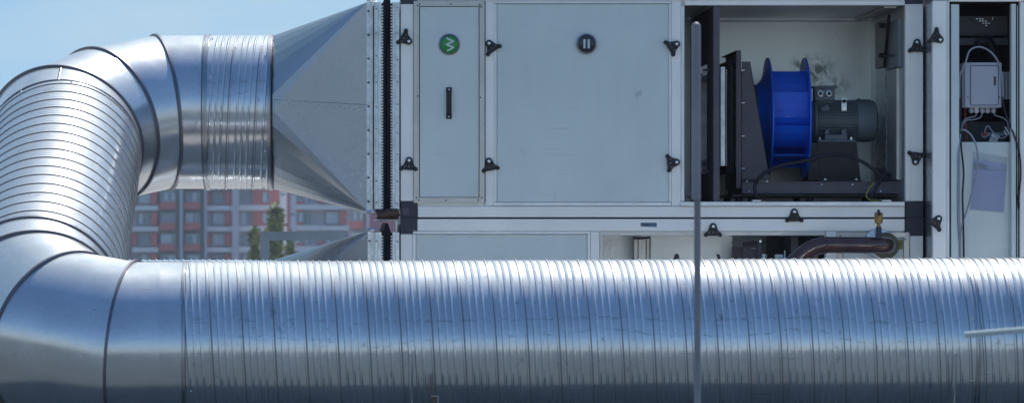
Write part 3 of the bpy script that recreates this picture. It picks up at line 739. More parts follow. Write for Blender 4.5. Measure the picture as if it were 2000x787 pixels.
def latch(parent, px, py, dx, dy, depth):
    o = bpy.data.objects.new('latch', LM); C.objects.link(o); o.parent = parent
    o.location = P(px, py, depth) - world(parent)
    # default tip direction is photo-down (0,+); rotate so it matches (dx,dy)
    o.rotation_euler = (0, math.atan2(dx, dy), 0) if False else (0, -math.atan2(dx, dy), 0)
    s = bpy.data.objects.new('latch_screw', LS); C.objects.link(s); s.parent = o
# ------------------------------------------------------------------ upper air handling unit
def face(root, name, m_, *rects, bev=.0025, sharp=32):
    mb = MB()
    for (x0, x1, y0, y1, d0, d1) in rects: mb.pbox(x0, x1, y0, y1, d0, d1, bev)
    return link(name, mb, m_, root, sharp=sharp)
def screws_flat(root, pts, d, r=.0055, m_='darksteel'):
    mb = MB()
    for (x, y) in pts: mb.lathe(P(x, y, d), (0, -1, 0), [(0, r), (.003, r), (.005, r * .5)], 8)
    return link('screws', mb, m_, root)
G = .004
up = thing('air_handling_unit', Vector((P(1290, 0, FD).x, (FD + BD) / 2, P(0, 426, FD).z)), 'upper grey air handling unit with a narrow door and an open fan section', 'air handling unit', 'stacked air handling units')
# shell: back, roof, floor, partitions
fr = MB()
fr.pbox(777, 1737, 21, 425, BD + .003, BD + .04); link('back_panel', fr, soot_mat(), up, smooth=False)
a, b = P(784, 0, FD), P(1803, 0, FD)
m = MB(); m.box((a.x, FD + .04, P(0, 11, FD).z + .003), (b.x, BD, P(0, 0, FD).z + .02)); link('roof_panel', m, 'stucco_sheet', up, smooth=False)
m = MB(); m.box((a.x, FD + .04, P(0, 424.5, FD).z), (b.x, BD, P(0, 396, FD).z)); link('floor_panel', m, 'stucco_sheet', up, smooth=False)
zc0, zc1 = P(0, 395.9, FD).z, P(0, 11.1, FD).z
for px in (786, 1328): 
    x = P(px, 0, FD).x; m = MB(); m.box((x, FD + .05, zc0 + .001), (x + .03, BD, zc1)); link('partition', m, 'darksteel' if px > 900 else 'panel', up, smooth=False)
x = P(1768.5, 0, FD).x; m = MB(); m.box((x, FD + .05, zc0 + .001), (x + .06, BD, zc1)); rw = link('partition', m, 'stucco_sheet', up, smooth=False)
# frame profiles
face(up, 'corner_post', 'alu', (782.5, 807.5, 8.5, 392.8, FD, FD + .08)); 
face(up, 'corner_post', 'alu', (1779, 1803, 8.5, 392.8, FD, FD + .08), (1768.5, 1778.7, 8.5, 392.8, FD + .004, FD + .08))
face(up, 'post', 'alu', (947.5, 966, 2.5, 402.4, FD + .003, FD + .08)); face(up, 'post', 'alu', (1311.6, 1330, 2.5, 402.4, FD + .003, FD + .08))
face(up, 'top_rail', 'alu', (815, 1767, -7, 2.2, FD, FD + .08), (1337, 1767.8, 2.4, 11, FD + .004, FD + .06))
face(up, 'bottom_rail', 'alu', (816, 1767, 403, 424.2, FD - .001, FD + .08))
face(up, 'sill', 'alu_trim', (1328.5, 1767.5, 393.8, 402.7, FD - .022, FD + .06))
face(up, 'opening_trim', 'alu_trim', (1330.2, 1337, 11.2, 393.6, FD, FD + .05))
for (x0, x1, y0, y1) in ((782.5, 815.6, 393, 424.6), (782.5, 814, -8, 8.2), (1768.5, 1803.5, 394, 424.6), (1768.5, 1803.5, -8, 8.2)):
    face(up, 'corner_block', 'corner', (x0, x1, y0, y1, FD - .003, FD + .09))
m = MB(); m.pbox(786, 799, 407, 419, FD - .0045, FD - .002, .0005); link('corner_cover', m, 'darksteel', up)
# narrow door with mitred rim
dr = face(up, 'door', 'panel', (809, 946, 3, 395.5, FD - .004, FD + .05)); dr.name = 'door'
def mitre_rim(par, x0, x1, y0, y1, w, d0, d1, m_='alu_warm', name='door_rim'):
    mb = MB(); A = lambda x, y: P(x, y, d0)
    o = [A(x0, y0), A(x1, y0), A(x1, y1), A(x0, y1)]; i = [A(x0 + w, y0 + w), A(x1 - w, y0 + w), A(x1 - w, y1 - w), A(x0 + w, y1 - w)]
    e = .0006
    for k in range(4):
        p = [o[k], o[(k + 1) % 4], i[(k + 1) % 4], i[k]]; c = sum(p, Vector()) / 4
        mb.prism([q + (c - q).normalized() * e for q in p], (0, d1 - d0, 0))
    return link(name, mb, m_, par, smooth=False)
rim = mitre_rim(dr, 808, 946.5, 2.6, 396, 10, FD - .014, FD - .0045)
m = MB(); 
for (x0, x1, y0, y1) in ((818.2, 936.3, 12.8, 14.0), (818.2, 936.3, 385, 386.6), (818.4, 819.8, 14, 385), (935, 936.4, 14, 385)): m.pbox(x0, x1, y0, y1, FD - .006, FD - .0042)
link('door_gasket', m, 'darkgap', dr, smooth=False)
m = MB(); m.pbox(946.8, 948.2, 3, 396, FD - .001, FD + .02); link('door_gap', m, 'darkgap', dr, smooth=False)
screws_flat(dr, [(815.5, 11.5), (820, 9), (880.5, 8.5), (937, 10), (940, 14), (816, 188), (938.5, 191), (813.5, 386), (818, 391), (871, 391.5), (934, 391), (941, 386)], FD - .0142)
# handle
hd = MB(); c = P(877, 176, FD - .006)
hd.pbox(871.2, 882.5, 171, 181, FD - .018, FD - .005, .002); hd.pbox(871.2, 882.5, 222, 232.5, FD - .018, FD - .005, .002)
pts = [P(877, 180, FD - .012), P(877, 184, FD - .034), P(877, 190, FD - .042), P(877, 214, FD - .042), P(877, 220, FD - .034), P(877, 224, FD - .012)]
hd.pbox(871.6, 882.2, 181, 222.2, FD - .045, FD - .032, .003); hd.pbox(872, 882, 180, 185, FD - .035, FD - .012, .001); hd.pbox(872, 882, 218, 223, FD - .035, FD - .012, .001)
hh = link('handle', hd, 'black', dr)
screws_flat(hh, [(877, 175.5), (876.4, 228)], FD - .0185, .0055, 'screw')
def badge(root, px, py, r, fill, marks):
    m = MB(); s = 1 / 306.7; m.lathe(P(px, py, FD - .004), (0, -1, 0), [(0, r * s), (.010, r * s * .98), (.014, r * s * .86), (.010, r * s * .82), (.002, r * s * .81)], 40)
    b_ = link('badge', m, 'badge', root)
    m = MB(); m.lathe(P(px, py, FD - .006), (0, -1, 0), [(0, r * s * .82), (.006, r * s * .80), (.009, r * s * .55), (.0105, r * s * .2), (.0106, 0)], 40)
    link('badge_face', m, fill, b_)
    m = MB()
    for ki, pl in enumerate(marks): m.prism([P(px + x, py + y, FD - .0195 - .0004 * ki) for x, y in pl], (0, .004, 0))
    link('badge_mark', m, 'ink', b_, smooth=False)
z = [(-4.2, -13.5), (10, -5), (-3.5, 3), (10.5, 9.5), (-3, 14.5)]
def stroke(pts, w):
    out = []
    for a, b in zip(pts, pts[1:]):
        a = Vector(a); b = Vector(b); d = (b - a).normalized(); n_ = Vector((-d.y, d.x)) * w; e = d * w * .45
        out.append([tuple(a + n_ - e), tuple(b + n_ + e), tuple(b - n_ + e), tuple(a - n_ - e)])
    return out
zz = [(-4.2, -11.8), (7, -5.5), (-4.4, .8), (7.6, 6.2), (-3.2, 12.2)]
badge(dr, 877.5, 87.5, 21, 'green', stroke([(-5.1, -12.2), (8.1, -6.1), (-5.6, .5), (8.6, 5.6), (-3.6, 12.2)], 1.7))
# wide panel
wp = face(up, 'panel', 'panel', (970.5, 1306.5, 8.5, 394.8, FD + .010, FD + .05))
face(wp, 'panel_trim', 'alu_trim', (964.5, 970.3, 8, 394.6, FD + .001, FD + .05), (1306.7, 1311.4, 8, 394.6, FD + .001, FD + .05), (963, 1311.4, 395, 402.2, FD - .004, FD + .05), (963, 1311.4, 2.6, 7.8, FD - .001, FD + .05), bev=.0015)
badge(wp, 1145.5, 86.5, 20, 'badgeblack', [[(-6, -9), (-1.8, -9), (-1.8, 8.8), (-6, 8.8)], [(2.2, -9), (6.4, -9), (6.4, 8.8), (2.2, 8.8)]])
for a_ in ((798.5, 81.6, -13, -9), (955, 85.2, 10, 14.4), (1321.6, 86.8, -14.9, 9), (799, 313.3, -1, 17), (954.7, 314.8, 3.4, 16), (1321.5, 317, -17, 2), (1790.6, 83.2, 0, 17), (1787.8, 316.5, 1.5, -14)):
    latch(up, *a_, FD - .005)
latch(up, 1551.1, 413.6, 0, 17, FD - .005)

# interior fittings of the fan section
for y0_, y1_ in ((33, 42), (372, 384)):
    m = MB(); m.pbox(1337, 1706, y0_, y1_, BD - .05, BD, .003); link('back_rail', m, 'alu_trim', up)
m = MB(); m.pbox(1337, 1712, 27.8, 30.4, BD - .09, BD - .051); link('ceiling_seam', m, 'darkgap', up, smooth=False)
m = MB(); m.pbox(1704, 1714, 40, 384, BD - .06, BD, .003); link('back_post', m, 'alu', up)
xw = P(1768.5, 0, FD).x
def wallstrip(px0, px1, py0, py1, m_, th, name):
    # strip on the right side wall: photo columns px0..px1 seen on the plane x = xw
    d0 = xw * F / (px1 - PX); d1 = xw * F / (px0 - PX); dm = (d0 + d1) / 2
    z1 = P(0, py0, dm).z; z0 = P(0, py1, dm).z
    m = MB(); m.box((xw - th, d0, z0), (xw - .0005, d1, z1), .002); return link(name, m, m_, up)
wallstrip(1715, 1734, 134, 330, 'galv_matt', .014, 'side_rib'); wallstrip(1738, 1757, 136, 352, 'alu_warm', .02, 'side_rib')
wallstrip(1715, 1736, 42, 132, 'gusset', .02, 'gusset_plate'); wallstrip(1738, 1761, 42, 134, 'motor', .024, 'gusset_plate')
wallstrip(1714, 1736, 328, 384, 'gusset', .02, 'gusset_plate')
m = MB(); d0 = xw * F / (1747 - PX); d1 = xw * F / (1738 - PX)
m.tube([Vector((xw - .035, d0, P(0, 30, d0).z)), Vector((xw - .035, d1, P(0, 132, d1).z))], .010, 6)
for (yy, pp) in ((50, 1738), (108, 1737)): m.lathe(Vector((xw - .04, xw * F / (pp - PX), P(0, yy, 28.9).z)), (-1, 0, 0), [(-.01, .016), (.03, .014)], 8)
m.tube([Vector((xw - .04, xw * F / (1738 - PX), P(0, 109, 28.9).z)), Vector((xw - .04, xw * F / (1755 - PX), P(0, 109, 28.5).z))], .007, 6)
link('brace', m, 'black', up)
# ceiling cross profile in the far corner
m = MB(); m.box((xw - .12, FD + .12, P(0, 11, FD).z - .012), (xw - .04, BD - .1, P(0, 11, FD).z + .002), .003); link('ceiling_profile', m, 'alu_warm', up)
# bulkhead plate with opening for the fan inlet
bx = P(1395, 0, FD + .03).x
bk = MB(); yA, yB = FD + .03, BD - .002; zA, zB = zc0 + .002, zc1 - .002
oz0, oz1 = P(0, 340, 29.05).z, P(0, 130, 29.05).z; oy0, oy1 = 28.66, 29.44
bk.box((bx - .006, yA, zA), (bx, oy0, zB)); bk.box((bx - .006, oy1, zA), (bx, yB, zB)); bk.box((bx - .006, oy0, zA), (bx, oy1, oz0)); bk.box((bx - .006, oy0, oz1), (bx, oy1, zB))
bk.pbox(1394, 1405.5, 12, 392.5, FD + .022, FD + .03, .001); bk.box((P(1404, 0, FD).x, FD + .03, zA), (P(1405.5, 0, FD).x, FD + .09, zB))
link('bulkhead', bk, 'darksteel', up)
sc = MB()
for py in (137, 145): pass
for (px, py) in ((1386, 137), (1372, 147), (1386, 335), (1372, 340)):
    d_ = (bx - .006) * F / (px - PX); d_ = min(max(d_, FD + .1), BD - .1)
    sc.tube([Vector((bx - .006, d_, P(0, py, d_).z)), Vector((bx - .05, d_, P(0, py, d_).z))], .008, 6)
link('stud_bolts', sc, 'darksteel', up)

# ------------------------------------------------------------------ fan inside
FC = 29.05; s_ = FC / F
fan = thing('centrifugal_fan', P(1600, 392, FC), 'blue fan wheel with dark motor on a black frame inside the open section', 'fan')
def X(px): return P(px, 0, FC).x
ax = P(1530, 231, FC)
# inlet flexible frame
def iring(mb, px0, px1, ya, yb, pz0, pz1, th): 
    xa, xb = X(px0), X(px1); za, zb_ = P(0, pz1, FC).z, P(0, pz0, FC).z
    mb.box((xa, ya, za), (xb, ya + th, zb_)); mb.box((xa, yb - th, za), (xb, yb, zb_)); mb.box((xa, ya + th, za), (xb, yb - th, za + th)); mb.box((xa, ya + th, zb_ - th), (xb, yb - th, zb_))
ya, yb = FC - .42, FC + .42
m = MB(); iring(m, 1372, 1378, ya, yb, 150, 322, .03); iring(m, 1380, 1391, ya + .01, yb, 150, 322, .03); st1 = link('inlet_strip', m, 'zinc', fan)
m = MB(); iring(m, 1396, 1404, ya, yb, 136, 326, .03); iring(m, 1428, 1434, ya, yb, 136, 326, .03); iring(m, 1435.5, 1441, ya - .005, yb, 140, 322, .03); st2 = link('inlet_strip', m, 'zinc', fan)
m = MB()
for px in (1405.2, 1424.5):
    xa = X(px); zlo, zhi = P(0, 326, FC).z, P(0, 138, FC).z; k = 0
    while zlo + .0085 * 2 * k < zhi: m.box((xa, ya - .008, zlo + .0165 * k), (xa + .0085, ya, zlo + .0165 * k + .0085)); k += 1
link('crimped_teeth', m, 'tooth', st2, smooth=False)
m = MB(); iring(m, 1404.5, 1409, ya + .002, yb, 136, 327, .02); iring(m, 1423.8, 1428, ya + .002, yb, 136, 327, .02); link('crimp_backing', m, 'darkgap', st2, smooth=False)
m = MB(); zlo, zhi = P(0, 332, FC).z, P(0, 128, FC).z
m.tube([(X(1416), ya + .01, zlo), (X(1416.5), ya - .01, zlo + .05), (X(1415.5), ya - .012, (zlo + zhi) / 2), (X(1416.5), ya - .01, zhi - .04), (X(1415), ya + .03, zhi)], .026, 12)
m.tube([(X(1416), yb, zlo), (X(1416), yb, zhi)], .03, 8); m.tube([(X(1416), ya, zhi - .01), (X(1416), yb, zhi - .01)], .03, 8); m.tube([(X(1416), ya, zlo), (X(1416), yb, zlo)], .03, 8)
link('inlet_bellow', m, 'fabric', fan)
# flange frame and triangular side brackets
m = MB(); d0 = 28.55; xa, xb = P(1438, 0, d0).x, P(1447.5, 0, d0).x; z0, z1 = P(0, 367.5, d0).z, P(0, 99, d0).z; d1 = 29.55
m.box((xa, d0, z0), (xb, d0 + .006, z1), .001); m.box((xb - .005, d0 + .006, z0), (xb, d0 + .16, z1)); m.box((xb - .005, d1 - .16, z0), (xb, d1, z1))
m.box((xb - .005, d0 + .16, z1 - .16), (xb, d1 - .16, z1)); m.box((xb - .005, d0 + .16, z0), (xb, d1 - .16, z0 + .16)); m.box((xa, d0 + .006, z1 - .006), (xb - .005, d1, z1)); 
link('inlet_frame', m, 'darksteel', fan)
for dd, lb in ((28.60, 0), (29.50, 1)):
    m = MB(); m.prism([P(1448.5, 121, 28.60), P(1465, 121, 28.60), P(1504, 352, 28.60), P(1448.5, 352, 28.60)], (0, .006, 0))
    a_, b_ = P(1464, 121, 28.60), P(1503, 352, 28.60); n_ = Vector((.004, 0, .0008))
    m.prism([a_, b_, b_ + n_, a_ + n_], (0, .045, 0))
    o_ = link('side_bracket', m, 'darksteel', fan, sharp=20)
    if lb: o_.location.y += .9
m = MB()
for py in (137.5, 201, 265.5, 329): m.tube([P(1448, py, 28.58), P(1455, py, 28.58)], .0055, 8); m.lathe(P(1449, py, 28.58), (1, 0, 0), [(0, .009), (.008, .009)], 6)
link('bolts', m, 'screw', fan)
# base rails with feet
m = MB()
for dd in (28.52, 29.5):
    a_, b_ = P(1450, 378, 28.52), P(1757, 355, 28.52)
    m.box((a_.x, dd, a_.z), (b_.x, dd + .005, b_.z)); m.box((a_.x, dd - .012 if dd < 29 else dd, b_.z - .006), (b_.x, dd + .06, b_.z - .0)); m.box((a_.x, dd + .0055, a_.z), (b_.x, dd + .06, a_.z + .005))
for px in (1456, 1600, 1748):
    q = P(px, 0, 28.52).x; m.box((q - .02, 28.58, a_.z + .006), (q + .02, 29.49, b_.z - .007))
base = link('base_frame', m, 'darksteel', fan, smooth=False)
m = MB(); a_, b_ = P(1430, 384, 28.6), P(1757, 379.5, 28.6); m.box((a_.x, 28.56, a_.z), (b_.x, 29.5, b_.z - .001)); link('under_tray', m, 'black', fan, smooth=False)
for px in (1443, 1467, 1582, 1720):
    for dd in (28.62, 29.4):
        m = MB(); c = P(px, 384.5, 28.62); m.lathe(Vector((c.x, dd, c.z - .032)), (0, 0, 1), [(0, .028), (.01, .022), (.022, .022), (.031, .028)], 12); link('damper_foot', m, 'black', fan)
screws_flat(fan, [(1459, 354), (1498, 354), (1463, 373), (1605, 360), (1665, 360), (1717, 358), (1720, 373)], 28.515, .006, 'screw')
# impeller (one part; shroud, disc and blades are sub-parts)
R0 = 117.5 * s_
m = MB(); m.lathe(Vector((X(1450), FC, ax.z)), (1, 0, 0), [(0, .30), (.05, .235), (.09, .215), (.13, .212)], 48, caps=False); link('inlet_cone', m, 'darksteel', fan)
hub = MB(); hub.lathe(Vector((X(1530), FC, ax.z)), (1, 0, 0), [(-.05, .001), (-.05, .06), (.1, .075), (.13, .075)], 32); imp = link('impeller', hub, 'blue', fan)
m = MB(); x0 = X(1472); x1 = X(1498); t = .006
pr = [(0, .215), (.02, .222), (.045, .245), (.065, .29), (.078, .35), (.084, R0 - .004), (.084, R0), (.094, R0), (.094, R0 - .004), (.090, .35), (.076, .285), (.055, .24), (.02, .214), (0, .207), (0, .215)]
m.lathe(Vector((x0, FC, ax.z)), (1, 0, 0), pr, 64, caps=False); link('shroud', m, 'blue', imp)
m = MB(); m.lathe(Vector((X(1569), FC, ax.z)), (1, 0, 0), [(0, .05), (0, R0), (.012, R0), (.012, .05)], 64); link('back_disc', m, 'blue', imp)
nb_ = 9
for k in range(nb_):
    a0 = 2 * math.pi * k / nb_ + .18; ps = []
    for j in range(7):
        t = j / 6; rr_ = .205 + (R0 * .81 - .205) * t; an = a0 - 1.05 * t
        ps.append((math.cos(an) * rr_, math.sin(an) * rr_))
    m = MB(); xa_, xb_ = X(1500), X(1569.2)
    for (p, q) in zip(ps, ps[1:]):
        d = Vector((q[0] - p[0], q[1] - p[1])).normalized(); n_ = Vector((-d.y, d.x)) * .003
        m.prism([(xa_, FC + p[0] - n_.x, ax.z + p[1] - n_.y), (xa_, FC + q[0] - n_.x, ax.z + q[1] - n_.y), (xa_, FC + q[0] + n_.x, ax.z + q[1] + n_.y), (xa_, FC + p[0] + n_.x, ax.z + p[1] + n_.y)], (xb_ - xa_, 0, 0))
    link('blade', m, 'blue', imp, sharp=40)
# motor
mz = P(0, 236, FC).z; mo = MB(); ml = Vector((X(1583), FC, mz)); px_ = s_
mo.lathe(ml, (1, 0, 0), [(0, 34 * px_), (4 * px_, 38 * px_), (6 * px_, 41 * px_), (10 * px_, 41 * px_), (12 * px_, 35 * px_), (90 * px_, 35 * px_)], 40)
mot = link('motor', mo, 'motor', fan)
m = MB()
for k in range(44):
    an = 2 * math.pi * k / 44; c, sn = math.cos(an), math.sin(an); r0, r1 = 34 * px_, 40.2 * px_; w_ = .0022
    q = [Vector((X(1594), FC + c * r0 - sn * w_, mz + sn * r0 + c * w_)), Vector((X(1594), FC + c * r1 - sn * w_, mz + sn * r1 + c * w_)), Vector((X(1594), FC + c * r1 + sn * w_, mz + sn * r1 - c * w_)), Vector((X(1594), FC + c * r0 + sn * w_, mz + sn * r0 - c * w_))]
    m.prism(q, (X(1674) - X(1594), 0, 0))
link('cooling_fins', m, 'motor', mot, smooth=False)
m = MB(); m.lathe(Vector((X(1672), FC, mz)), (1, 0, 0), [(0, 41.5 * px_), (26 * px_, 41.5 * px_), (36 * px_, 37 * px_), (39.5 * px_, 28 * px_), (39.8 * px_, 5 * px_)], 40)
for (dy, dz) in ((-1, 0),): m.lathe(P(1679, 257, FC - .115), (0, -1, 0), [(0, .006), (.006, .004)], 8)
m.box((X(1675), FC - .01, mz + 41 * px_), (X(1680), FC + .01, mz + 43.5 * px_)); link('fan_cowl', m, 'motor', mot)
m = MB(); y_ = FC - .10
m.box((X(1588), y_, P(0, 198, FC).z), (X(1627), FC + .03, P(0, 173, FC).z), .006); m.box((X(1584.5), y_ - .004, P(0, 173.5, FC).z), (X(1632), FC + .035, P(0, 169, FC).z), .003)
m.box((X(1592), FC - .07, P(0, 208, FC).z), (X(1626), FC + .03, P(0, 197, FC).z), .004)
tb = link('terminal_box', m, 'motor', mot)
for px in (1602, 1619):
    m = MB(); m.lathe(P(px, 183, y_ - .001), (0, -1, 0), [(0, .024), (.012, .024), (.014, .020), (.014, .011), (.004, .011)], 24); link('cable_gland', m, 'boxgrey' if False else 'galv_matt', tb)
    m = MB(); m.lathe(P(px, 183, y_ - .002), (0, -1, 0), [(0, .0108), (.008, .0108)], 16); link('gland_opening', m, 'black', tb)
m = MB()
for px in (1591, 1629): m.lathe(P(px, 170, y_ + .01), (0, 0, 1), [(0, .006), (.006, .004)], 8)
link('screws', m, 'screw', tb)
m = MB(); yq = FC - .137
m.pbox(1643.5, 1654, 196, 217, yq, yq + .006, .001); m.lathe(P(1648.7, 196.5, yq), (0, 1, 0), [(0, 5.2 * px_), (.006, 5.2 * px_)], 20); lug = link('lifting_lug', m, 'zinc', mot)
m = MB(); m.lathe(P(1648.7, 196.5, yq), (0, -1, 0), [(0, 2.6 * px_), (.0015, 2.6 * px_)], 16); m.lathe(P(1648.9, 212, yq), (0, -1, 0), [(0, 3.2 * px_), (.003, 3 * px_)], 16, mi=1); link('lug_bolt', m, ['black', 'screw'], lug)
m = MB(); m.pbox(1604, 1620, 208, 217, FC - .135, FC - .1, .002); m.pbox(1611, 1618, 205, 208, FC - .132, FC - .1, .001)
for px in (1607.5, 1615.5): m.lathe(P(px, 213, FC - .136), (0, -1, 0), [(0, .008), (.003, .008)], 10)
link('earth_block', m, 'motor', mot)
m = MB(); m.pbox(1597, 1671, 273, 278, FC - .17, FC + .17, .002); m.pbox(1611, 1655, 263, 273, FC - .16, FC + .16, .003); m.pbox(1611, 1620, 253, 263, FC - .15, FC - .1, .002); m.pbox(1644, 1653, 253, 263, FC - .15, FC - .1, .002)
ft = link('motor_foot', m, 'motor', mot)
m = MB()
for px in (1602, 1663): m.lathe(P(px, 272.9, FC - .15), (0, 0, 1), [(0, .014), (.006, .014), (.007, .009), (.016, .009)], 6)
link('bolts', m, 'screw', ft)
m = MB(); yl = FC - .2
m.prism([P(1596, 278.5, yl), P(1673, 278.5, yl), P(1681, 352, yl), P(1603, 352, yl)], (0, .006, 0)); m.prism([P(1596, 278.5, yl + .38), P(1673, 278.5, yl + .38), P(1681, 352, yl + .38), P(1603, 352, yl + .38)], (0, .006, 0))
m.prism([P(1583, 278.5, yl + .01), P(1596, 278.5, yl + .01), P(1603, 352, yl + .01), P(1578, 352, yl + .01)], (0, .38, 0))
m.pbox(1600, 1684, 352.2, 354.5, yl - .04, yl + .42); m.pbox(1596, 1673, 278.6, 280, yl + .007, yl + .378)
pd = link('pedestal', m, 'black', fan, smooth=False)
for px in (1612, 1673): screws_flat(pd, [(px, 351)], yl - .035, .009, 'screw').name = 'anchor_bolt'
# cables in the fan section
def cable(name, pts, r, m_, label, cat='cable', d=None, parent=None):
    m = MB(); m.tube(catmull([P(*p) for p in pts], 8), r, 10); o = link(name, m, m_, parent)
    return tag(o, label, cat) if parent is None else o
cable('cable', [(1487, 393, 28.35), (1478, 383, 28.33), (1474, 365, 28.34), (1482, 349, 28.36), (1500, 334, 28.38), (1530, 322, 28.40), (1575, 314, 28.42), (1610, 304, 28.43), (1650, 303, 28.43), (1682, 315, 28.42), (1707, 332, 28.41), (1728, 349, 28.41), (1738, 349, 28.45), (1736, 340, 28.44), (1725, 343, 28.40), (1712, 365, 28.37), (1697, 392, 28.36)], .0115, 'cable_black', 'thick black motor cable arching in front of the fan frame')
cable('cable', [(1707, 357, 28.40), (1696, 370, 28.38), (1692, 383, 28.36), (1702, 391, 28.35), (1724, 391, 28.36)], .0032, 'cable_yellow', 'thin yellow and green earth wire looping beside the black motor cable')
for px in (1478, 1732):
    m = MB(); m.pbox(px - 9, px + 9, 390.5, 393.4, FD + .0, FD + .05, .001); link('drain_clip', m, 'galv', up)

# ------------------------------------------------------------------ lower air handling unit
lo = thing('air_handling_unit', Vector((P(1290, 0, FD).x, (FD + BD) / 2, 0)), 'lower grey air handling unit, its lower half hidden by the front duct', 'air handling unit', 'stacked air handling units')
LB = 872
m = MB(); m.pbox(784, 1803, 428, LB, BD + .003, BD + .04); link('back_panel', m, 'stucco_sheet', lo, smooth=False)
m = MB(); m.box((a.x * 0 + P(784, 0, FD).x, FD + .05, P(0, 459, FD).z), (P(1803, 0, FD).x, BD, P(0, 427.6, FD).z)); link('roof_panel', m, 'stucco_sheet', lo, smooth=False)
m = MB(); m.box((P(784, 0, FD).x, FD + .05, P(0, LB, FD).z), (P(1803, 0, FD).x, BD, P(0, LB - 24, FD).z)); link('floor_panel', m, 'stucco_sheet', lo, smooth=False)
zc = P(0, 459.2, FD).z; zf = P(0, LB - 24.2, FD).z
for px in (786, 1157, 1785): m = MB(); m.box((P(px, 0, FD).x, FD + .085, zf), (P(px, 0, FD).x + .03, BD, zc)); link('partition', m, 'panel', lo, smooth=False)
m = MB(); m.pbox(815, 1770, 424.7, 427.3, FD + .012, FD + .3); link('joint_gap', m, 'darkgap', lo, smooth=False)
face(lo, 'top_rail', 'alu', (815, 1767, 427.6, 451.6, FD - .001, FD + .08))
face(lo, 'bottom_rail', 'alu', (815, 1767, LB - 24, LB, FD - .001, FD + .08))
for (x0, x1, y0, y1) in ((782.5, 815, 425.4, 449), (782.5, 807.5, 449, 456.6), (1768.5, 1803.5, 425.4, 460)):
    face(lo, 'corner_block', 'corner', (x0, x1, y0, y1, FD - .003, FD + .09), bev=0)
face(lo, 'corner_post', 'alu', (782.5, 806, 456.9, LB, FD, FD + .08)); face(lo, 'corner_post', 'alu', (1777, 1803, 460.3, LB, FD, FD + .08))
lp = face(lo, 'panel', 'panel', (812.5, 1147, 457.5, LB - 30, FD + .010, FD + .05))
face(lp, 'panel_trim', 'alu_trim', (806.3, 812.3, 457.3, LB - 30, FD + .001, FD + .05), (1147.2, 1153, 457.3, LB - 30, FD + .001, FD + .05), (806, 1153, 451.9, 457.1, FD - .004, FD + .05), bev=.0015)
face(lo, 'post', 'alu', (1153.2, 1171, 451.9, LB - 25, FD + .003, FD + .08)); 
face(lo, 'opening_trim', 'alu_warm', (1171.2, 1612, 452, 460, FD - .001, FD + .05), (1171.2, 1177.5, 460.2, LB - 30, FD + .001, FD + .05), bev=.0015)
face(lo, 'post', 'alu', (1612.5, 1634.5, 452, LB - 25, FD + .003, FD + .08))
ld = face(lo, 'door', 'panel', (1636, 1774, 455.5, LB - 30, FD - .004, FD + .05))
mitre_rim(ld, 1635, 1776, 453.5, LB - 30, 10.5, FD - .014, FD - .0045)
screws_flat(ld, [(1768, 467), (1641, 461), (1700, 459)], FD - .0145)
m = MB(); 
for (x0, x1, y0, y1) in ((1645.7, 1765.3, 464, 465.3), (1645.7, 1646.8, 465.3, 830), (1764.2, 1765.4, 465.3, 830)): m.pbox(x0, x1, y0, y1, FD - .006, FD - .0042)
link('door_gasket', m, 'darkgap', ld, smooth=False)
m = MB(); m.pbox(1741, 1763, 468, 486.5, FD - .0056, FD - .0041); yl_ = link('warning_label', m, 'yellow', ld, smooth=False)
m = MB()
for (x0, x1, y0, y1) in ((1741, 1763, 468, 468.9), (1741, 1763, 485.6, 486.5), (1762.3, 1763, 468.9, 485.6)): m.pbox(x0, x1, y0, y1, FD - .0061, FD - .0057)
link('label_border', m, 'pen', yl_, smooth=False)
def text(name, body, px, py, size, depth, m_, parent, shear=0):
    c = bpy.data.curves.new(name, 'FONT'); c.body = body; c.size = size; c.shear = shear; c.extrude = .0004
    o = bpy.data.objects.new(name, c); C.objects.link(o)
    dg = bpy.context.evaluated_depsgraph_get(); me = bpy.data.meshes.new_from_object(o.evaluated_get(dg)); bpy.data.objects.remove(o)
    me.materials.clear(); me.materials.append(M[m_]); q = bpy.data.objects.new(name, me); C.objects.link(q)
    q.rotation_euler = (R(90), 0, 0); q.parent = parent; q.location = P(px, py, depth) - world(parent); return q
text('lettering', 'isolated', 1742.3, 476.6, .024, FD - .0062, 'pen', yl_); text('lettering', 'unit', 1746, 481.4, .024, FD - .0062, 'pen', yl_)
# taped marker with pen writing
m = MB(); m.prism([P(1251.5, 442, FD - .003), P(1251, 434.8, FD - .003), P(1280, 434.8, FD - .003), P(1283, 436, FD - .003), P(1282.6, 443.2, FD - .003)], (0, .0015, 0)); tp = link('tape_label', m, 'tape', lo, smooth=False)
text('pen_writing', 'N81', 1256, 441.6, .027, FD - .0036, 'pen', tp)
latch(lo, 1392.5, 442, 0, 17, FD - .005)
# things inside the lower opening
m = MB(); c = P(1238, 463, 28.6)
m.pbox(1238, 1246, 464, 600, 28.58, 28.75, .003); m.pbox(1246.3, 1262, 464, 600, 28.57, 28.75, .003); m.pbox(1262.3, 1268.5, 464, 600, 28.58, 28.75, .003)
pst = link('inner_post', m, 'alu_warm', lo)
m = MB(); m.tube(catmull([P(1237, 464.5, 28.56), P(1248, 465.8, 28.55), P(1262, 464.4, 28.55), P(1270, 463.8, 28.56)], 5), .006, 8); m.tube([P(1270, 464, 28.56), P(1269.6, 505, 28.56)], .003, 6); link('edge_seal', m, 'black', pst)
m = MB()
m.prism([P(1316, 540, 28.5), P(1316, 506, 28.5), P(1319, 495.5, 28.5), P(1325, 495.5, 28.5), P(1328, 506, 28.5), P(1328, 540, 28.5)], (0, .03, 0))
m.prism([P(1401, 540, 28.5), P(1403, 506, 28.5), P(1399, 496, 28.5), P(1405, 496, 28.5), P(1408, 506, 28.5), P(1409, 540, 28.5)], (0, .03, 0)); link('bracket', m, 'corner', lo)
m = MB()
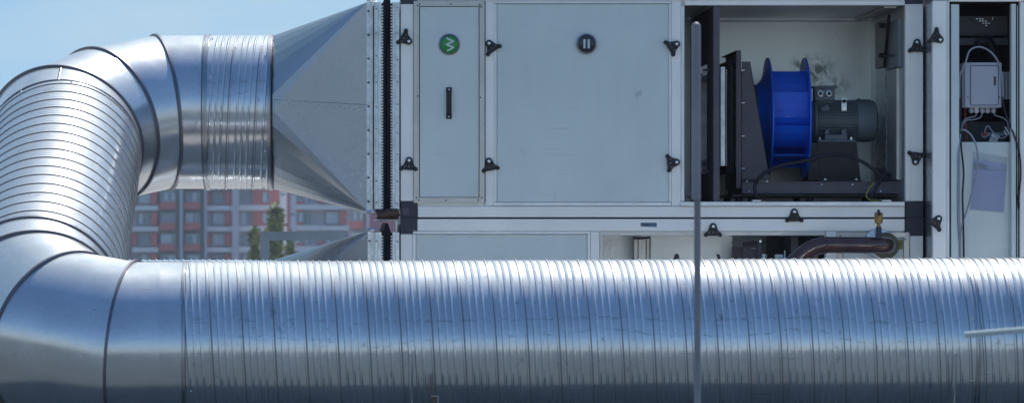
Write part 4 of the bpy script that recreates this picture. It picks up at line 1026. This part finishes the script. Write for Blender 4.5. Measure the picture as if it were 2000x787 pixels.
m.prism([P(1427, 620, 28.6), P(1430.5, 482, 28.6), P(1452, 482, 28.6), P(1453, 620, 28.6)], (0, .03, 0))
m.prism([P(1452, 620, 28.5), P(1455, 480, 28.5), P(1479, 478, 28.5), P(1480, 620, 28.5)], (0, .01, 0))
m.prism([P(1451.5, 482, 28.65), P(1451.5, 473, 28.65), P(1480, 469.5, 28.65), P(1480, 482, 28.65)], (0, .02, 0))
m.pbox(1479.5, 1488, 469, 620, 28.45, 28.47, .002)
m2 = MB(); m2.pbox(1172, 1430, 459.5, 640, 28.86, 28.88); link('inner_panel', m2, 'stucco_sheet', lo, smooth=False)
lf = link('fan_bracket', m, 'darksteel', lo, sharp=20)
m = MB(); m.tube([P(1467, 484.5, 28.49), P(1477, 485, 28.49)], .006, 8); m.tube([P(1448, 494, 28.59), P(1455, 494, 28.59)], .005, 8); m.lathe(P(1485, 471, 28.44), (0, -1, 0), [(0, .01), (.006, .008)], 8); link('bolts', m, 'screw', lf)
m = MB(); m.pbox(1497, 1545, 461, 640, 29.4, 29.42); m.pbox(1545, 1556, 460.5, 640, 28.42, 28.44, .001); m.box((P(1556, 0, 28.42).x, 28.42, P(0, 640, 28.4).z), (P(1556, 0, 28.42).x + .01, BD, P(0, 460.5, 28.42).z)); m.pbox(1558, 1612, 461, 640, 29.2, 29.22)
link('inner_bulkhead', m, 'darksteel', lo)
m = MB(); m.pbox(1488.5, 1495, 496, 540, 28.4, 28.44, .001); m.pbox(1514, 1530, 496.5, 540, 28.38, 28.42, .002); m.pbox(1532, 1534, 489, 540, 28.36, 28.38); zz_ = link('zinc_bracket', m, 'zinc', lo)
for px in (1495.5, 1513):
    m = MB()
    for k in range(4): m.pbox(px, px + 2.2, 497 + k * 3.4, 498.6 + k * 3.4, 28.395, 28.4)
    link('crimped_teeth', m, 'tooth', zz_, smooth=False)
# base frame under the units
m = MB()
xa, xb = P(784, 0, FD).x, P(2300, 0, FD).x
for yy in (FD + .05, BD - .15): m.box((xa, yy, .02), (xb, yy + .1, P(0, LB, FD).z - .001), .004)
m.box((xa, FD + .151, .02), (xa + .1, BD - .151, P(0, LB, FD).z - .001)); link('base_frame', m, 'galv_matt', lo)
m = MB()
for k in range(6):
    for yy in (FD - .02, BD - .22): m.box((xa + k * (xb - xa - .3) / 5, yy, 0), (xa + k * (xb - xa - .3) / 5 + .3, yy + .24, .0195))
link('pad', m, 'concrete', lo, smooth=False)

# ------------------------------------------------------------------ brown water pipe with air vent
wpth = [(1500, 600, 27.86), (1530, 535, 27.86), (1556, 508, 27.86), (1572, 494, 27.86), (1590, 483.5, 27.86), (1612, 478.6, 27.86), (1640, 478.2, 27.86), (1690, 478.5, 27.86), (1712, 478.6, 27.87), (1727, 479, 27.91), (1733, 479.5, 27.98), (1734, 480, 28.08), (1734, 480, 28.19)]
pr_ = thing('water_pipe', P(1640, 510, 27.9), 'glossy dark brown water pipe bending out of the lower unit door', 'pipe')
m = MB(); m.tube(catmull([P(*p) for p in wpth], 8), .0520, 28); bp_ = link('pipe', m, 'brown', pr_, sharp=80)
m = MB()
for px in (1613, 1690.5):
    c = P(px, 478.4, 27.86); m.tube([c + Vector((math.sin(t) * .0015, math.cos(t) * .053, math.sin(t) * .053)) for t in [2 * math.pi * k / 32 for k in range(32)]], .0045, 8, closed=True)
link('weld', m, 'brown', bp_)
m = MB(); m.lathe(P(1728, 479.5, 28.19), (0, -1, 0), [(0, .082), (.05, .084), (.10, .080), (.10, .05)], 32); link('insulation_collar', m, 'insul', pr_, sharp=50)
m = MB(); m.lathe(P(1716, 475, 28.17), (0, -1, 0), [(0, .095), (.015, .09), (.02, .07)], 24); link('foil_sleeve', m, 'foil', pr_)
v_ = MB(); c = P(1716, 0, 27.84)
zq = lambda py: P(0, py, 27.84).z
v_.lathe(Vector((c.x, 27.84, zq(466))), (0, 0, 1), [(0, .021), (zq(454) - zq(466), .021), (zq(452) - zq(466), .019), (zq(444) - zq(466), .0165), (zq(442.5) - zq(466), .0165)], 20)
av = link('air_vent', v_, 'corner', pr_)
v_ = MB(); z0 = zq(442.5); h = lambda py: zq(py) - z0
v_.lathe(Vector((c.x, 27.84, z0)), (0, 0, 1), [(0, .012), (h(436.2), .012), (h(436), .022), (h(435), .0245), (h(426.5), .0265), (h(426), .029), (h(424.5), .029), (h(424), .026), (h(415), .027), (h(414.5), .0), ], 24); bb = link('brass_body', v_, 'brass', av)
v_ = MB(); v_.lathe(Vector((c.x, 27.84, zq(414.6))), (0, 0, 1), [(0, .010), (h(411.5) - h(414.6), .009), (h(411) - h(414.6), .0085), (h(409.6) - h(414.6), .0085)], 12); v_.lathe(Vector((c.x, 27.811, zq(418))), (0, -1, 0), [(0, .012), (.008, .012), (.0081, .007)], 14); link('vent_cap', v_, 'black', bb)
v_ = MB(); v_.tube([P(1711, 454, 27.8), P(1706, 451, 27.79), (P(1704.5, 446, 27.79))], [.004, .006, .003], 8); link('lever', v_, 'foil', av)
m = MB(); 
ip = [P(1541 + k * 5.6, 499.5 + (k % 3) * .9, 27.9) for k in range(11)]
m.tube(ip, [.009 + .003 * ((k * 7) % 3) for k in range(11)], 8); ifo = link('pipe_insulation', m, 'foam', pr_, sharp=70)
m = MB(); m.pbox(1520, 1602, 503, 560, 27.84, 28.0, .012); link('foil_wrap', m, 'foil', ifo)

# ------------------------------------------------------------------ control cabinet (stands proud of the units)
cab = thing('control_cabinet', Vector((P(2050, 0, CDp).x, 28.9, 0)), 'pale tall control cabinet section standing proud at the right end, open below its top', 'cabinet')
def cf(name, m_, *rects, par=None, bev=.0025): return face(par or cab, name, m_, *[(x0, x1, y0, y1, CDp + a0, CDp + a1) for (x0, x1, y0, y1, a0, a1) in rects], bev=bev)
sx = P(1822, 0, CDp).x
m = MB(); m.box((sx + .004, CDp + .06, P(0, LB, FD).z), (sx + .05, BD, P(0, -12, CDp).z)); link('side_panel', m, 'galv_matt', cab)
m = MB(); m.box((sx + .001, FD + .2 - .28, P(0, 460, FD).z), (sx + .0035, FD - .02, P(0, 393, FD).z)); m.box((sx + .001, FD - .28, P(0, 3, FD).z), (sx + .0035, FD - .02, P(0, -12, FD).z)); link('corner_block', m, 'corner', cab, smooth=False)
cf('corner_post', 'alu', (1822, 1849, 1.5, LB, 0, .06)); cf('corner_post', 'alu_trim', (1849.2, 1854.5, 1.5, LB, .003, .06))
cf('corner_block', 'corner', (1808, 1853, -14, 1.2, -.002, .07))
cf('top_rail', 'alu', (1853.5, 2300, -14, 3.6, 0, .06)); cf('corner_post', 'alu', (1992.5, 2018, 5, LB, 0, .06))
cf('door_jamb', 'panel', (1857.5, 1873.5, 9, LB, .02, .09)); cf('door_jamb', 'panel', (1975.5, 1984.5, 8, LB, .02, .09))
cf('inner_panel', 'panel', (1873.8, 1971, 277.5, LB, .085, .12), par=cab); cf('inner_rail', 'alu_trim', (1971.3, 1975.2, 277.5, LB, .08, .12))
cf('panel', 'panel', (2018.5, 2300, 5, LB, .01, .05))
m = MB(); m.pbox(1985, 1992.3, 5, LB, CDp + .06, CDp + .1); m.pbox(1854.8, 1857.3, 4, LB, CDp + .04, CDp + .1); link('door_gap', m, 'darkgap', cab, smooth=False)
m = MB(); m.pbox(1986.7, 1988, 12, LB, CDp + .045, CDp + .058); link('door_hinge_rod', m, 'alu_trim', cab, smooth=False)
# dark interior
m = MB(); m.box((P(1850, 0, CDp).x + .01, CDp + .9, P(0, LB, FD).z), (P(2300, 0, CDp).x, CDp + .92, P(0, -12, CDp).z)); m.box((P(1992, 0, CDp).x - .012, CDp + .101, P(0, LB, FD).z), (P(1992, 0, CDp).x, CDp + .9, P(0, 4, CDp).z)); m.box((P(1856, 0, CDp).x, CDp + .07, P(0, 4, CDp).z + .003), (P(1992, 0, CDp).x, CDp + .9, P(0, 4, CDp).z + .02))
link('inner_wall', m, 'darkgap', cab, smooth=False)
m = MB(); m.box((sx + .06, CDp + .921, .12), (P(2300, 0, CDp).x, BD, P(0, -12, CDp).z)); link('rear_shell', m, 'panel', cab, smooth=False)
m = MB(); m.pbox(1873, 1990, 32.5, 66.5, CDp + .42, CDp + .43); m.pbox(1873, 1990, 75, 88.5, CDp + .40, CDp + .43, .001); m.pbox(1873, 1990, 67, 70, CDp + .43, CDp + .5)
sp_ = link('cross_plate', m, mat('dark_grey_sheet', (.10, .09, .105), .55, .3), cab)
m = MB()
for k in range(6):
    for j in range(4):
        x0_ = 1898 + k * 5.5 + j * 6 - 8 + (4 - j) * 0; m.pbox(x0_ + (3 - j) * 0, x0_ + 3.6, 37 + j * 4.2 + (5 - k) * .0 + 0, 38.3 + j * 4.2, CDp + .415, CDp + .4195, 0, 1 if (k > 2 and j < 3) or k == 3 else 0)
m.pbox(1938, 1939.2, 33, 40, CDp + .415, CDp + .4195, 0, 1)
link('slots', m, ['black', 'galv'], sp_, smooth=False)
m = MB(); m.tube(catmull([P(1912, 96, CDp + .38), P(1914, 84, CDp + .36), P(1924, 80, CDp + .36), P(1934, 86, CDp + .37), P(1940, 104, CDp + .38), P(1944, 125, CDp + .39)], 6), .030, 12); link('hose', m, 'cable_black', cab)
latch(cab, 1836, 78.6, -14.8, -9, CDp - .002); latch(cab, 1833, 426.7, -11, 14.3, CDp - .002)
# junction box inside the cabinet
eb = thing('junction_box', P(1918, 212, CDp + .12), 'light grey plastic junction box with five cable glands, hung in the open cabinet', 'junction box')
Dj = CDp + .10
m = MB(); m.pbox(1884, 1956.5, 122.5, 210.5, Dj, Dj + .14, .004); bx_ = link('box_body', m, 'boxgrey', eb)
m = MB(); m.pbox(1879, 1883.8, 125, 210, Dj + .02, Dj + .14, .002); link('side_flange', m, 'boxgrey', eb)
def rrect(x0, x1, y0, y1, r, d, n=6):
    out = []
    for (cx, cy, a0) in ((x1 - r, y0 + r, -90), (x1 - r, y1 - r, 0), (x0 + r, y1 - r, 90), (x0 + r, y0 + r, 180)):
        for k in range(n + 1): t = R(a0 + 90 * k / n); out.append(P(cx + r * math.cos(t), cy + r * math.sin(t), d))
    return out
m = MB(); m.tube(rrect(1895, 1950, 128.5, 206, 4, Dj - .001), .0018, 6, closed=True); link('lid_groove', m, 'pen', bx_)
m = MB(); m.prism(rrect(1896.5, 1948.5, 130, 204.5, 3.5, Dj - .006), (0, .0055, 0)); lid = link('lid', m, 'boxgrey', bx_, sharp=50)
m = MB(); m.pbox(1941, 1945.3, 149.5, 167.5, Dj - .0075, Dj - .0058); link('label_strip', m, mat('dark_red_strip', (.08, .04, .05), .5), lid, smooth=False)
screws_flat(bx_, [(1890, 190), (1951.8, 190)], Dj - .001, .004, 'black')
for k, px in enumerate((1896.8, 1907, 1918.7, 1929, 1940.6)):
    m = MB(); m.lathe(P(px, 211, Dj + .06), (0, 0, -1), [(0, .017), (.008, .017), (.0085, .014), (.014, .014), (.015, .0165), (.024, .0165), (.033, .011), (.034, .008)], 14)
    link('cable_gland', m, 'boxgrey' if k not in (1,) else 'white', eb)
m = MB(); m.pbox(1873.5, 1879, 141, 194.5, CDp + .2, CDp + .22, .001); m.pbox(1957, 1962, 141, 194.5, CDp + .2, CDp + .22, .001); m.pbox(1964, 1968, 141, 194.5, CDp + .19, CDp + .22, .001); m.pbox(1969.5, 1974, 141, 194, CDp + .21, CDp + .22); link('mounting_plate', m, 'white', eb)
# shelf with orange knob
m = MB(); m.pbox(1873, 1972, 238, 278, CDp + .5, CDp + .51); sh = link('damper_plate', m, mat('slate_sheet', (.10, .13, .16), .5, .3), cab, smooth=False)
m = MB(); m.pbox(1916, 1972, 258.5, 266.5, CDp + .2, CDp + .21, .003); m.lathe(P(1923, 264, CDp + .2), (0, -1, 0), [(0, .02), (.006, .02)], 18); arm = link('actuator_arm', m, 'frame_steel', cab)
m = MB(); m.lathe(P(1923.5, 264, CDp + .19), (0, -.5, .8), [(0, .013), (.02, .011), (.026, .006)], 14); link('knob', m, 'orange', arm)
m = MB(); m.prism([P(1887, 278, CDp + .3), P(1882.5, 212, CDp + .3), P(1887, 212, CDp + .3), P(1890.5, 278, CDp + .3)], (0, .01, 0)); rs = link('red_strap', m, 'red', None, smooth=False); tag(rs, 'flat red strap hanging below the junction box', 'strap')
m = MB(); m.prism([P(1931, 276, CDp + .17), P(1939, 260, CDp + .17), P(1953, 266, CDp + .17), P(1946, 279.5, CDp + .17)], (0, .002, 0)); tg = link('cable_tag', m, 'white', None, smooth=False); tag(tg, 'white paper tag on the thin cable by the orange knob', 'tag')
m = MB()
for k in range(3): m.prism([P(1935 + k * 0, 273.5 - k * 3.2, CDp + .1685), P(1944.5, 276.3 - k * 3.2, CDp + .1685), P(1944.5, 277 - k * 3.2, CDp + .1685), P(1935, 274.2 - k * 3.2, CDp + .1685)], (0, .001, 0))
link('printed_lines', m, 'pen', tg, smooth=False)
# cables of the cabinet
q = CDp
cable('cable', [(1874, 192, q + .07), (1875, 150, q + .07), (1886, 122, q + .06), (1893, 101, q + .05), (1905, 93, q + .05), (1920, 93.5, q + .05), (1936, 103, q + .05), (1950, 122, q + .07), (1957, 150, q + .08), (1960, 190, q + .08)], .0055, 'cable_grey', 'grey cable looping over the top of the junction box')
cable('cable', [(1874, 192, q + .07), (1876, 220, q + .06), (1875.5, 255, q + .05), (1877.5, 290, q + .02), (1882, 335, q + .01), (1880, 380, q + .01), (1881, 420, q + .01), (1882, 470, q + .015), (1883, 560, q + .02)], .0062, 'cable_black', 'wavy black cable hanging down the left side of the cabinet opening')
cable('cable', [(1876, 262, q + .04), (1872, 300, q + .015), (1871, 360, q + .015), (1871, 430, q + .015), (1874, 480, q + .015), (1876, 560, q + .02)], .0055, 'cable_grey', 'straight grey cable beside the left jamb of the cabinet')
cable('cable', [(1876, 255, q + .05), (1884, 254, q + .04), (1896, 263, q + .03), (1905, 280, q + .015), (1909.5, 305, q + .01), (1907, 340, q + .01), (1897, 380, q + .01), (1887, 415, q + .01), (1879, 440, q + .012), (1875, 470, q + .015), (1877, 560, q + .02)], .0058, 'cable_grey', 'grey cable curving over the document sleeve')
cable('cable', [(1907, 221, Dj + .06), (1905, 227, Dj + .05), (1893, 230, Dj + .03), (1882, 236, Dj + .0), (1877, 255, q + .05)], .0045, 'cable_grey', 'grey cable from the second gland bending left')
cable('cable', [(1918.7, 221, Dj + .06), (1914, 230, Dj + .05), (1900, 234, Dj + .03), (1886, 236, Dj + .0), (1879, 248, q + .05)], .0045, 'cable_grey', 'grey cable from the middle gland bending left')
cable('cable', [(1940.6, 221, Dj + .06), (1945, 226, Dj + .05), (1960, 231, Dj + .04), (1968, 240, Dj + .03), (1969, 256, Dj + .03), (1966, 266, Dj + .03), (1955, 270, Dj + .03), (1944, 264, Dj + .03), (1936, 254, Dj + .04), (1929, 246, Dj + .05), (1924, 254, Dj + .06), (1923, 262, Dj + .08)], .0042, 'cable_grey', 'pale cable from the right gland down to the orange knob')
cable('cable', [(1958, 190, q + .08), (1962, 215, q + .06), (1971, 240, q + .04), (1982, 268, q + .01), (1991, 300, q - .012), (1993.5, 340, q - .014), (1991, 370, q - .01), (1988, 385, q + .02), (1990, 408, q + .03)], .0058, 'cable_black', 'black cable crossing the right jamb of the cabinet')
m = MB()
for (px, py) in ((1966, 252), (1970, 258), (1964, 259)): m.tube([P(px - 3, py - 4, Dj), P(px + 2, py + 5, Dj)], .004, 6)
tag(link('cable_tie', m, 'white', None), 'white cable tie knot on the pale cable at right', 'cable tie')
# document sleeve
ds = thing('document_sleeve', P(1930, 415, q + .08), 'clear plastic sleeve with a lavender sheet, taped to the cabinet panel', 'document sleeve')
m = MB(); m.prism([P(1902, 310, q + .079), P(1897, 408, q + .079), P(1959, 413, q + .079), P(1966.5, 321, q + .079)], (0, .002, 0)); link('sheet', m, 'paper', ds, smooth=False)
b = bmesh.new(); c4 = [P(1903, 297, 1), P(1968, 306, 1), P(1961, 416, 1), P(1893.5, 410, 1)]; g = []
cw = [(1902, 297), (1968.5, 307), (1961, 416), (1893.5, 410)]
for i in range(25):
    row = []
    for j in range(17):
        u, v = j / 16, i / 24
        x = (cw[0][0] * (1 - u) + cw[1][0] * u) * (1 - v) + (cw[3][0] * (1 - u) + cw[2][0] * u) * v; y = (cw[0][1] * (1 - u) + cw[1][1] * u) * (1 - v) + (cw[3][1] * (1 - u) + cw[2][1] * u) * v
        row.append(b.verts.new(P(x, y, q + .074 - .003 * noise.noise(Vector((u * 6, v * 8, 3))))))
    g.append(row)
for r0, r1 in zip(g, g[1:]):
    for j in range(16): b.faces.new((r0[j], r0[j + 1], r1[j + 1], r1[j]))
link('clear_sleeve', b, 'plastic', ds, sharp=60)
m = MB(); m.prism([P(1902, 319, q + .0765), P(1902, 329.5, q + .0765), P(1926, 332, q + .0765), P(1926, 320.5, q + .0765)], (0, .001, 0)); m.prism([P(1926, 331, q + .0765), P(1926, 332, q + .0765), P(1966, 333, q + .0765), P(1966, 332, q + .0765)], (0, .001, 0)); link('dark_header', m, mat('grey_header', (.16, .17, .22), .6), ds, smooth=False)

# ------------------------------------------------------------------ steel frame behind
FR = 33.0
sf = thing('steel_frame', Vector((P(517, 0, FR).x, FR, 0)), 'blue grey square steel frame, its post and beam behind the front duct', 'frame')
t_ = 17.3 / F * FR
pc = P(508.5, 452, FR); pr2 = P(680, 452, FR)
m = MB(); m.prism([(pc.x, FR, 0.0), (pc.x, FR, pc.z), (pc.x + t_, FR, pc.z - t_), (pc.x + t_, FR, 0.0)], (0, t_, 0)); link('post', m, 'frame_steel', sf, smooth=False)
m = MB(); m.prism([(pc.x + .0015, FR, pc.z), (pr2.x - .0015, FR, pc.z), (pr2.x - t_ - .0015, FR, pc.z - t_), (pc.x + t_ + .0015, FR, pc.z - t_)], (0, t_, 0)); link('beam', m, 'frame_steel', sf, smooth=False)
m = MB(); m.prism([(pr2.x, FR, 0.0), (pr2.x, FR, pc.z), (pr2.x - t_, FR, pc.z - t_), (pr2.x - t_, FR, 0.0)], (0, t_, 0)); link('post', m, 'frame_steel', sf, smooth=False)

# ------------------------------------------------------------------ foreground: lightning rod, pale rod, timber stake
RDp = 17.0
lr = thing('lightning_rod', Vector((P(1361, 0, RDp).x, RDp, 0)), 'blurred grey air rod with rounded tip standing before the front duct', 'lightning rod')
xr = P(1359.5, 0, RDp).x; r0 = 9.0 / F * RDp; r1 = 6.4 / F * RDp; zt_ = P(0, 44, RDp).z; zm = P(0, 391, RDp).z
m = MB(); m.lathe((xr, RDp, zm), (0, 0, 1), [(0, r0 * .8), (.004, r0)] + [(zt_ - zm - r0 + r0 * math.sin(R(a_)), r0 * math.cos(R(a_))) for a_ in range(0, 90, 12)] + [(zt_ - zm, .0004)], 20); link('upper_rod', m, 'rod', lr)
m = MB(); m.lathe((xr + .005, RDp, .14), (0, 0, 1), [(0, r1), (zm - .14, r1)], 16); link('lower_rod', m, 'rod', lr)
m = MB(); m.lathe((xr + .005, RDp, 0), (0, 0, 1), [(0, .17), (.10, .17), (.125, .15), (.14, .04)], 28); link('concrete_foot', m, 'concrete', lr)
G2 = 14.5
pr3 = thing('bent_rod', Vector((P(2110, 0, G2).x, G2, 0)), 'pale green out of focus rod pointing in from the right edge before the duct', 'rod')
m = MB(); m.tube(catmull([P(1884, 653.5, G2), P(1940, 648.5, G2), P(2010, 643, G2), P(2080, 640, G2), P(2106, 650, G2), P(2112, 680, G2), (P(2112, 0, G2).x, G2, .3), (P(2112, 0, G2).x, G2, .08)], 8), [.0095] * 57 if True else 1, 10); link('rod', m, 'palerod', pr3)
m = MB(); m.box((P(2112, 0, G2).x - .14, G2 - .14, 0), (P(2112, 0, G2).x + .14, G2 + .14, .08), .01); link('concrete_foot', m, 'concrete', pr3)
TD = 24.25
ts = thing('timber_stake', Vector((P(850, 0, TD).x, TD, 0)), 'small brown timber stake poking up at the bottom edge before the duct', 'stake')
a_ = P(843.5, 774.5, TD); b_ = P(856.5, 773, TD)
m = MB(); m.prism([(a_.x, TD, 0), (a_.x, TD, a_.z), (b_.x - .012, TD, b_.z), (b_.x - .005, TD, 0)], (0, .03, 0)); link('plank', m, 'wood', ts, smooth=False)
m = MB(); m.prism([(a_.x - .003, TD - .004, a_.z), (b_.x, TD - .004, b_.z), (b_.x, TD - .004, b_.z + .0045), (a_.x - .003, TD - .004, a_.z + .0045)], (0, .036, 0)); m.prism([(b_.x - .0055, TD - .004, b_.z - .0005), (b_.x, TD - .004, b_.z - .0005), (b_.x + .014, TD - .004, 0), (b_.x + .0085, TD - .004, 0)], (0, .036, 0)); link('edge_strip', m, 'woodedge', ts, smooth=False)

# ------------------------------------------------------------------ haze
m = MB(); m.box((-700, -30, -34), (700, 700, 60)); hz = link('haze', m, 'rod', None, smooth=False); struct(hz, 'stuff')
hm = bpy.data.materials.new('air'); hm.use_nodes = True; hm.node_tree.nodes.clear()
pv = hm.node_tree.nodes.new('ShaderNodeVolumePrincipled'); pv.inputs['Density'].default_value = .00022; pv.inputs['Color'].default_value = (.75, .85, 1, 1)
ho = hm.node_tree.nodes.new('ShaderNodeOutputMaterial'); hm.node_tree.links.new(pv.outputs[0], ho.inputs['Volume'])
hz.data.materials.clear(); hz.data.materials.append(hm)
